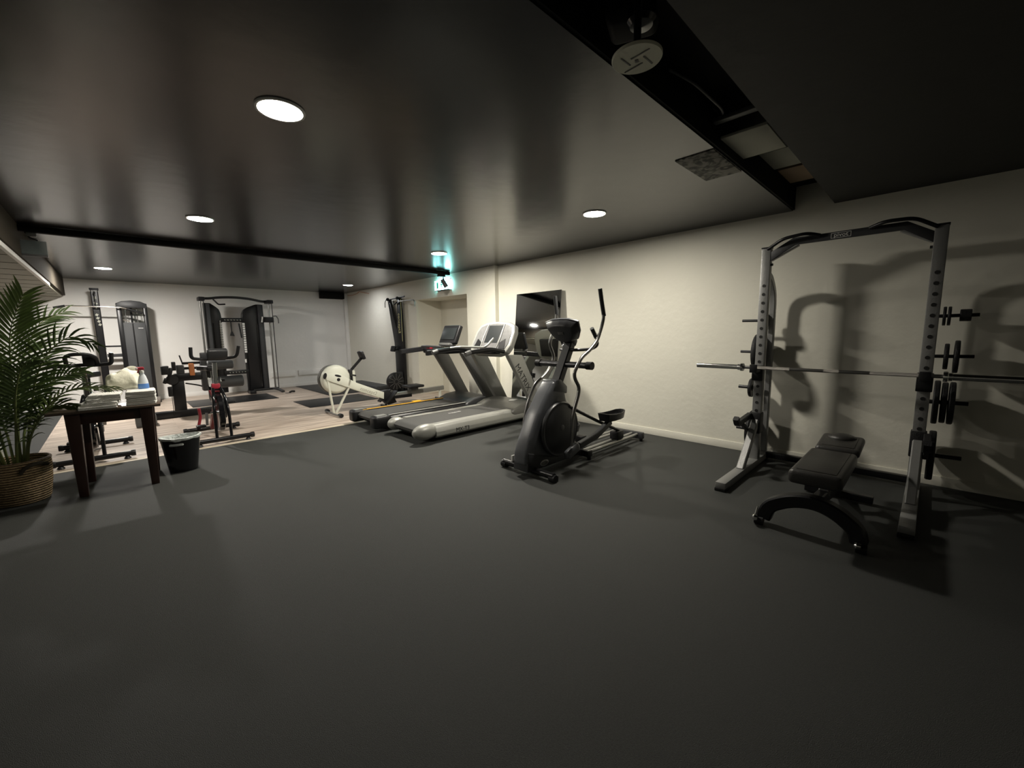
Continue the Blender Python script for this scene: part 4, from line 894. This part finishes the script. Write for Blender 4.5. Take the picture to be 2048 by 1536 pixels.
for xi in (1.90,):
    MB().tube([(xi, 10.85, 1.63), (xi, 10.85, 1.42)], 0.012).build('hanging_strap', 'black_plastic', t)
    MB().prism([(xi-0.04, 1.33), (xi+0.05, 1.32), (xi+0.02, 1.42), (xi-0.01, 1.42)], 10.84, 10.87, bev=0.003).build('rope_handle', 'black_plastic', t)
MB().tube([(2.05, 10.85, 1.60), (2.08, 10.85, 1.28)], 0.016).build('hanging_bar', 'black_plastic', t)
MB().bx((1.42, 10.60, 0.0), (1.52, 11.0, 0.07), bev=0.01).build('base_foot', 'black_metal', t)
MB().bx((2.12, 10.72, 0.0), (2.24, 11.0, 0.08), bev=0.01).build('base_foot', 'black_metal', t)
MB().bx((2.20, 10.72, 0.06), (2.70, 10.80, 0.11), bev=0.01).build('base_beam', 'black_metal', t)
MB().tube([(2.60, 10.74, 0.09), (2.68, 10.62, 0.07), (2.72, 10.45, 0.03)], 0.02, rect=(0.07, 0.04), fil=0.05).build('base_foot', 'dark_grey', t)
MB().bx((2.10, yf+0.10, 0.72), (2.13, yf+0.105, 0.80)).build('badge', 'label_white', t)

# ------------------------------------------------------------------ table and what stands on it
TZ = 0.735; trz = math.radians(-4)
t = thing('side_table', 'dark brown wooden table with tapered legs next to the palm', 'table', (-0.07, 5.12, 0), rz=trz)
TM = WM[t.name]
def TW(x, y, z): return TM @ Vector((x, y, z))
def tbox(nm, x0, x1, y0, y1, z0, z1, mt, bev=0.004, taper=None):
    m_ = MB(); m_.box(((x0+x1)/2, (y0+y1)/2, (z0+z1)/2), (x1-x0, y1-y0, z1-z0), bev=bev, taper=taper); m_.v = [TM @ v for v in m_.v]
    return m_.build(nm, mt, t)
tbox('table_top', -0.36, 0.34, -0.30, 0.30, TZ-0.022, TZ, 'table_top')
for yy in (-0.235, 0.235): tbox('apron', -0.20, 0.225, yy-0.012, yy+0.012, TZ-0.12, TZ-0.022, 'table_wood')
for xx in (-0.215, 0.24): tbox('apron', xx-0.012, xx+0.012, -0.235, 0.235, TZ-0.12, TZ-0.022, 'table_wood')
for xx in (-0.215, 0.24):
    for yy in (-0.235, 0.235): tbox('leg', xx-0.045, xx+0.045, yy-0.042, yy+0.042, 0, TZ-0.022, 'table_wood', bev=0.005, taper=(0.62, 0.62))
def towel(cx, cyy, z, w, dd, h, rz, label):
    m_ = MB(); R = Matrix.Translation((cx, cyy, z+h/2)) @ Matrix.Rotation(rz, 4, 'Z')
    for k in range(2):
        bm = bmesh.new(); bmesh.ops.create_cube(bm, size=1)
        for v in bm.verts: v.co = Vector((v.co.x*(w-0.004*k), v.co.y*dd, v.co.z*h*0.52))
        bmesh.ops.bevel(bm, geom=bm.edges[:], offset=h*0.24, segments=3, affect='EDGES', profile=0.5)
        bmesh.ops.subdivide_edges(bm, edges=[e for e in bm.edges if e.calc_length() > 0.08], cuts=4, use_grid_fill=True)
        for v in bm.verts: v.co += Vector((math.sin(v.co.y*30+cx*9)*0.003, math.sin(v.co.x*26+z*80)*0.004, math.sin(v.co.x*21+v.co.y*17+z*60+k)*0.0012))
        m_.addbm(bm, R @ Matrix.Translation((0, 0, (-0.25+0.5*k)*h)))
    o = m_.build('folded_towel', 'towel', ang=70); tag(o, label, 'towel', 'folded white towels on the table'); return o
ord_ = ['lowest', 'second from the bottom', 'third from the bottom', 'topmost']
z = TZ
p = TW(0.215, -0.13, 0)
for k in range(4):
    towel(p.x, p.y, z+0.001, 0.20, 0.27, 0.028, trz+0.03*(k % 2), 'folded white towel in the neat right stack, %s' % ord_[k]); z += 0.031
zr = z
z = TZ; p2 = TW(-0.045, -0.16, 0)
for k in range(4):
    off = [(-0.02, -0.02), (0.0, 0.0), (0.015, 0.02), (0.03, 0.03)][k]
    towel(p2.x+off[0], p2.y+off[1], z+0.001, 0.235-0.01*k, 0.25, 0.026, trz+[0.05, -0.03, 0.08, 0][k], 'folded white towel in the loose left stack, %s' % ord_[k]); z += 0.028
zl = z
# crumpled carrier bag
bm = bmesh.new(); bmesh.ops.create_uvsphere(bm, u_segments=36, v_segments=24, radius=1)
for v in bm.verts:
    x, y_, z_ = v.co
    x = math.copysign(abs(x)**0.45, x)*0.115; y_ = math.copysign(abs(y_)**0.6, y_)*0.07
    zz = math.copysign(abs(z_)**0.5, z_)
    topf = max(0, zz)
    h = 0.088 + (0.018 if x > -0.02 else -0.004) + 0.020*math.exp(-((x-0.03)/0.03)**2)
    y_ *= 1-0.55*topf
    z_ = zz*h if zz > 0 else zz*0.075
    n_ = math.sin(x*60+z_*35)*0.006 + math.sin(x*34-z_*70+1)*0.005 + math.sin(x*90+y_*50)*0.003
    v.co = Vector((x, y_+n_, z_+math.sin(x*80)*0.004*topf))
mb = MB(); mb.addbm(bm, Matrix.Translation((0.03, 5.16, zl+0.077)) @ Matrix.Rotation(trz, 4, 'Z'))
mb.tube([(0.045, 5.15, zl+0.165), (0.085, 5.15, zl+0.198), (0.115, 5.15, zl+0.195), (0.13, 5.15, zl+0.165)], 0.010, fil=0.03, rect=(0.045, 0.006), upv=(0, 1, 0))
tag(mb.build('plastic_bag', 'plastic_bag', ang=50), 'crumpled cream plastic carrier bag on the loose towel stack', 'bag')
# spray bottle
bp = TW(0.235, -0.06, 0); bx_, by_ = bp.x, bp.y
t = thing('spray_bottle', 'white and blue spray bottle with red nozzle on the right towel stack', 'spray bottle', (bx_, by_, zr))
MB().lathe([(0.0, 0.0), (0.036, 0.0), (0.040, 0.006), (0.039, 0.03), (0.0375, 0.045)], (bx_, by_, zr+0.001), n=28, sy=0.7).build('bottle_base', 'bottle_blue', t)
MB().lathe([(0.0375, 0.045), (0.034, 0.075), (0.024, 0.115), (0.014, 0.135), (0.013, 0.15)], (bx_, by_, zr+0.001), n=28, sy=0.7).build('bottle_body', 'bottle_white', t)
MB().lathe([(0.015, 0.0), (0.015, 0.02), (0.012, 0.024)], (bx_, by_, zr+0.146), n=20).build('neck', 'label_white', t)
MB().box((bx_-0.012, by_, zr+0.185), (0.062, 0.026, 0.030), bev=0.008).build('nozzle', 'red', t)
MB().box((bx_-0.034, by_-0.012, zr+0.187), (0.018, 0.012, 0.016), bev=0.003).build('nozzle_tip', 'label_white', t)
MB().tube([(bx_-0.02, by_, zr+0.172), (bx_-0.03, by_, zr+0.145)], 0.005).build('trigger', 'red', t)

# ------------------------------------------------------------------ waste bin
bc = (0.385, 5.16)
t = thing('waste_bin', 'black waste bin with pale liner on the black floor by the table', 'waste bin', (bc[0], bc[1], 0))
n = 40; m_ = MB(); Hh = 0.34
def rimz(a): return Hh + 0.018*math.cos(a*1)*0 + 0.005*math.cos(2*a)
vs_ = []; rows = [(0.108, 0.0, 0), (0.112, 0.012, 0), (0.155, Hh, 1), (0.151, Hh, 1), (0.106, 0.02, 0)]
for r, z, rim in rows:
    for j in range(n):
        a = 2*PI*j/n; zz = rimz(a) if rim else z
        vs_.append((bc[0]+r*math.cos(a)*1.03, bc[1]+r*math.sin(a)*0.86, zz))
fs_ = [[i*n+j, i*n+(j+1) % n, (i+1)*n+(j+1) % n, (i+1)*n+j] for i in range(4) for j in range(n)] + [list(range(n))[::-1], [4*n+j for j in range(n)]]
m_.add(vs_, fs_); m_.build('bin_body', 'gloss_black', t)
m_ = MB(); vs_ = []; rows = [(0.158, -0.014), (0.163, -0.004), (0.161, 0.010), (0.150, 0.012), (0.143, -0.02), (0.132, -0.09)]
for i, (r, dz_) in enumerate(rows):
    for j in range(n):
        a = 2*PI*j/n; k = 1+0.02*math.sin(a*9+i)+0.012*math.sin(a*17+2*i)
        lobe = 0.004*math.sin(a*5+1)+0.003*math.sin(a*11) if i < 2 else 0
        vs_.append((bc[0]+r*k*math.cos(a)*1.03, bc[1]+r*k*math.sin(a)*0.86, rimz(a)+dz_+lobe))
fs_ = [[i*n+j, i*n+(j+1) % n, (i+1)*n+(j+1) % n, (i+1)*n+j] for i in range(5) for j in range(n)]
m_.add(vs_, fs_); m_.build('liner', 'liner', t)
m_ = MB()
for k in range(9):
    a = -PI/2 - 0.02 + (k-4)*0.08
    rr = 0.150
    m_.ball((bc[0]-0.045+0.0105*(k-4), bc[1]-0.86*rr*math.sqrt(max(0, 1-((-0.045+0.0105*(k-4))/0.155)**2))-0.001, 0.285), 0.013, sx=1, sy=0.3, sz=0.9, n=12)
m_.build('handle_slot', 'liner', t)

# ------------------------------------------------------------------ potted palm
pc = (-0.66, 5.14)
t = thing('potted_palm', 'leafy green areca palm in a woven basket at the left edge', 'potted plant', (pc[0], pc[1], 0))
bk = MB(); bk.lathe([(0.0, 0.0), (0.145, 0.0), (0.16, 0.02), (0.18, 0.15), (0.19, 0.27), (0.187, 0.345), (0.172, 0.345), (0.172, 0.26)], (pc[0], pc[1], 0), n=44); bk.build('basket', 'wicker', t, ang=60)
rim = MB(); rim.ring((pc[0], pc[1], 0.345), 0.181, 0.012, n=44); rim.build('basket_rim', 'wicker', t)
MB().tube([(pc[0]+0.03, pc[1]-0.19, 0.27), (pc[0]+0.06, pc[1]-0.20, 0.315), (pc[0]+0.13, pc[1]-0.17, 0.335), (pc[0]+0.17, pc[1]-0.10, 0.30)], 0.014, fil=0.03).build('basket_handle', 'soffit_brown', t)
MB().lathe([(0.0, 0.0), (0.17, 0.0), (0.17, 0.01), (0, 0.02)], (pc[0], pc[1], 0.26), n=30).build('soil', 'soil', t)
tag(MB().box((-0.74, 5.035, 0.335), (0.13, 0.05, 0.06), rot=(0.1, 0.1, -0.3), bev=0.01).build('folded_paper', 'label_white', t), 'white tag tucked in the basket', 'x') if False else None
def frond(path, L, dark, droop=0.35, nleaf=26, wleaf=0.017, side=None):
    P = fillet(path, 0.25, 8); P = [Vector(p) for p in P]
    # cumulative length
    cl = [0]
    for i in range(1, len(P)): cl.append(cl[-1]+(P[i]-P[i-1]).length)
    tot = cl[-1]
    def at(s_):
        s_ = max(0, min(tot, s_))
        for i in range(1, len(P)):
            if cl[i] >= s_:
                k = (s_-cl[i-1])/max(1e-6, cl[i]-cl[i-1]); return P[i-1].lerp(P[i], k), (P[i]-P[i-1]).normalized()
        return P[-1], (P[-1]-P[-2]).normalized()
    st = MB(); st.tube(P, 0.009, n=7, r2=0.002)
    fo = st.build('frond_stem', 'stem', t)
    lf = MB()
    start = 0.34*tot
    for i in range(nleaf):
        f = i/(nleaf-1); s0 = start + (tot-start)*f
        p, d = at(s0)
        sv = d.cross(Vector((0, 0, 1)))
        if side: sv = Vector(side) - d*Vector(side).dot(d)
        if sv.length < 0.2: sv = Vector((1, 0, 0)) - d*d.x
        sv.normalize(); nrm = sv.cross(d).normalized()
        for sg in (-1, 1):
            ln = L*(0.55+0.75*math.sin(PI*min(1, 0.18+f*0.86)))*random.uniform(0.85, 1.1)
            dirv = (sv*sg*(1.0-0.35*f) + d*(0.55+0.7*f) + nrm*random.uniform(-0.12, 0.25)).normalized()
            q = p.copy(); dd_ = dirv.copy(); wv = dirv.cross(nrm).normalized(); pts = []
            N = 5
            for k in range(N+1):
                w_ = wleaf*[0.35, 0.9, 1.0, 0.85, 0.5, 0.02][k]
                pts += [q - wv*w_*0.5 + nrm*w_*0.15, q - nrm*w_*0.10, q + wv*w_*0.5 + nrm*w_*0.15]
                q = q + dd_*ln/N; dd_ = (dd_ + Vector((0, 0, -droop*(k+1)*0.16))).normalized()
            fs_ = []
            for k in range(N):
                a = k*3; fs_ += [[a, a+1, a+4, a+3], [a+1, a+2, a+5, a+4]]
            lf.add(pts, fs_)
    lf.build('leaflets', 'leaf_dark' if dark else 'leaf', fo, ang=80)
B0 = Vector((pc[0], pc[1], 0.27))
def fr_(dx, dy, pts, L, dark=False, **k):
    frond([(B0.x+dx, B0.y+dy, 0.27)] + [(a, b_, c_) for a, b_, c_ in pts], L, dark, **k)
fr_(0.02, 0, [(-0.62, 5.10, 0.75), (-0.60, 5.05, 1.10), (-0.57, 5.0, 1.40), (-0.47, 4.95, 1.66)], 0.29, droop=0.25, side=(1, 0.1, 0), nleaf=30, wleaf=0.022)
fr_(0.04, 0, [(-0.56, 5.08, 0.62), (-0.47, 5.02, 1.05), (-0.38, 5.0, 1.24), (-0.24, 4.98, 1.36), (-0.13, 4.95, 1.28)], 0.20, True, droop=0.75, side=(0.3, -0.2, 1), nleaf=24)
fr_(0.05, -0.03, [(-0.56, 5.0, 0.55), (-0.44, 4.93, 0.78), (-0.33, 4.90, 0.90), (-0.20, 4.87, 0.935), (-0.03, 4.85, 0.90)], 0.15, False, droop=0.55, side=(0.1, -0.8, 0.6), nleaf=22)
fr_(-0.04, 0, [(-0.72, 5.05, 0.75), (-0.78, 5.0, 1.15), (-0.84, 4.95, 1.42), (-0.90, 4.9, 1.52)], 0.26, False, side=(1, 0, 0), nleaf=26, wleaf=0.022)
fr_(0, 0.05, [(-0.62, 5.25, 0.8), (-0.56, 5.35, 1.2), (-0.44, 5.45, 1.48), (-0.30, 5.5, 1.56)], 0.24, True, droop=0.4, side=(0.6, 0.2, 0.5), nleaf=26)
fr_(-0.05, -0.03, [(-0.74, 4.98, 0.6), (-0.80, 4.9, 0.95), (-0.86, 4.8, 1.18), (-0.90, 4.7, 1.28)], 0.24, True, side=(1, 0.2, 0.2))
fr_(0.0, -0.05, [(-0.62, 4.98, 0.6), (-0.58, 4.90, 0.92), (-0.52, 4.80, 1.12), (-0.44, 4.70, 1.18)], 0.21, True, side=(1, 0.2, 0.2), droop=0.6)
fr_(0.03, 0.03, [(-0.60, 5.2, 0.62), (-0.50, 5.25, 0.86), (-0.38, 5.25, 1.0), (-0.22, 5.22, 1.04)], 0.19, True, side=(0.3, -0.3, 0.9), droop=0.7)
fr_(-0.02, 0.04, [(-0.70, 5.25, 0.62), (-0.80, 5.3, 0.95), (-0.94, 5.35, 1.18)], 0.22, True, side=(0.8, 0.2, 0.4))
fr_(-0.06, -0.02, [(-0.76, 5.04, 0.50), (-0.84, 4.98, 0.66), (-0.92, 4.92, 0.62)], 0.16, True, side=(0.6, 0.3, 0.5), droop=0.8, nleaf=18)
fr_(0.04, -0.02, [(-0.57, 5.05, 0.5), (-0.50, 5.02, 0.72), (-0.40, 5.0, 0.80), (-0.28, 4.96, 0.76)], 0.17, True, side=(0.2, -0.4, 0.9), droop=0.7, nleaf=20)

# pouf and bag at the left edge
t = thing('linen_pouf', 'pale fabric pouf cut by the left edge behind the basket', 'pouf', (-1.02, 5.50, 0))
MB().lathe([(0.0, 0.0), (0.22, 0.0), (0.25, 0.03), (0.265, 0.20), (0.255, 0.38), (0.21, 0.455), (0.12, 0.48), (0.0, 0.485)], (-1.02, 5.50, 0), n=40).build('cushion', 'linen', t, ang=70)
MB().ring((-1.02, 5.50, 0.385), 0.253, 0.006, n=40).build('seam', 'linen', t)
bm = bmesh.new(); bmesh.ops.create_uvsphere(bm, u_segments=24, v_segments=18, radius=1)
for v in bm.verts:
    x, y_, z_ = v.co
    v.co = Vector((x*0.11*(1+0.08*math.sin(z_*9)), y_*0.09, (z_+1)*0.14+0.004*math.sin(x*20)))
tag(MB().addbm(bm, Matrix.Translation((-0.93, 4.90, 0.0))).build('soft_bag', 'linen', ang=70), 'small pale soft bag on the floor at the left edge before the basket', 'bag')
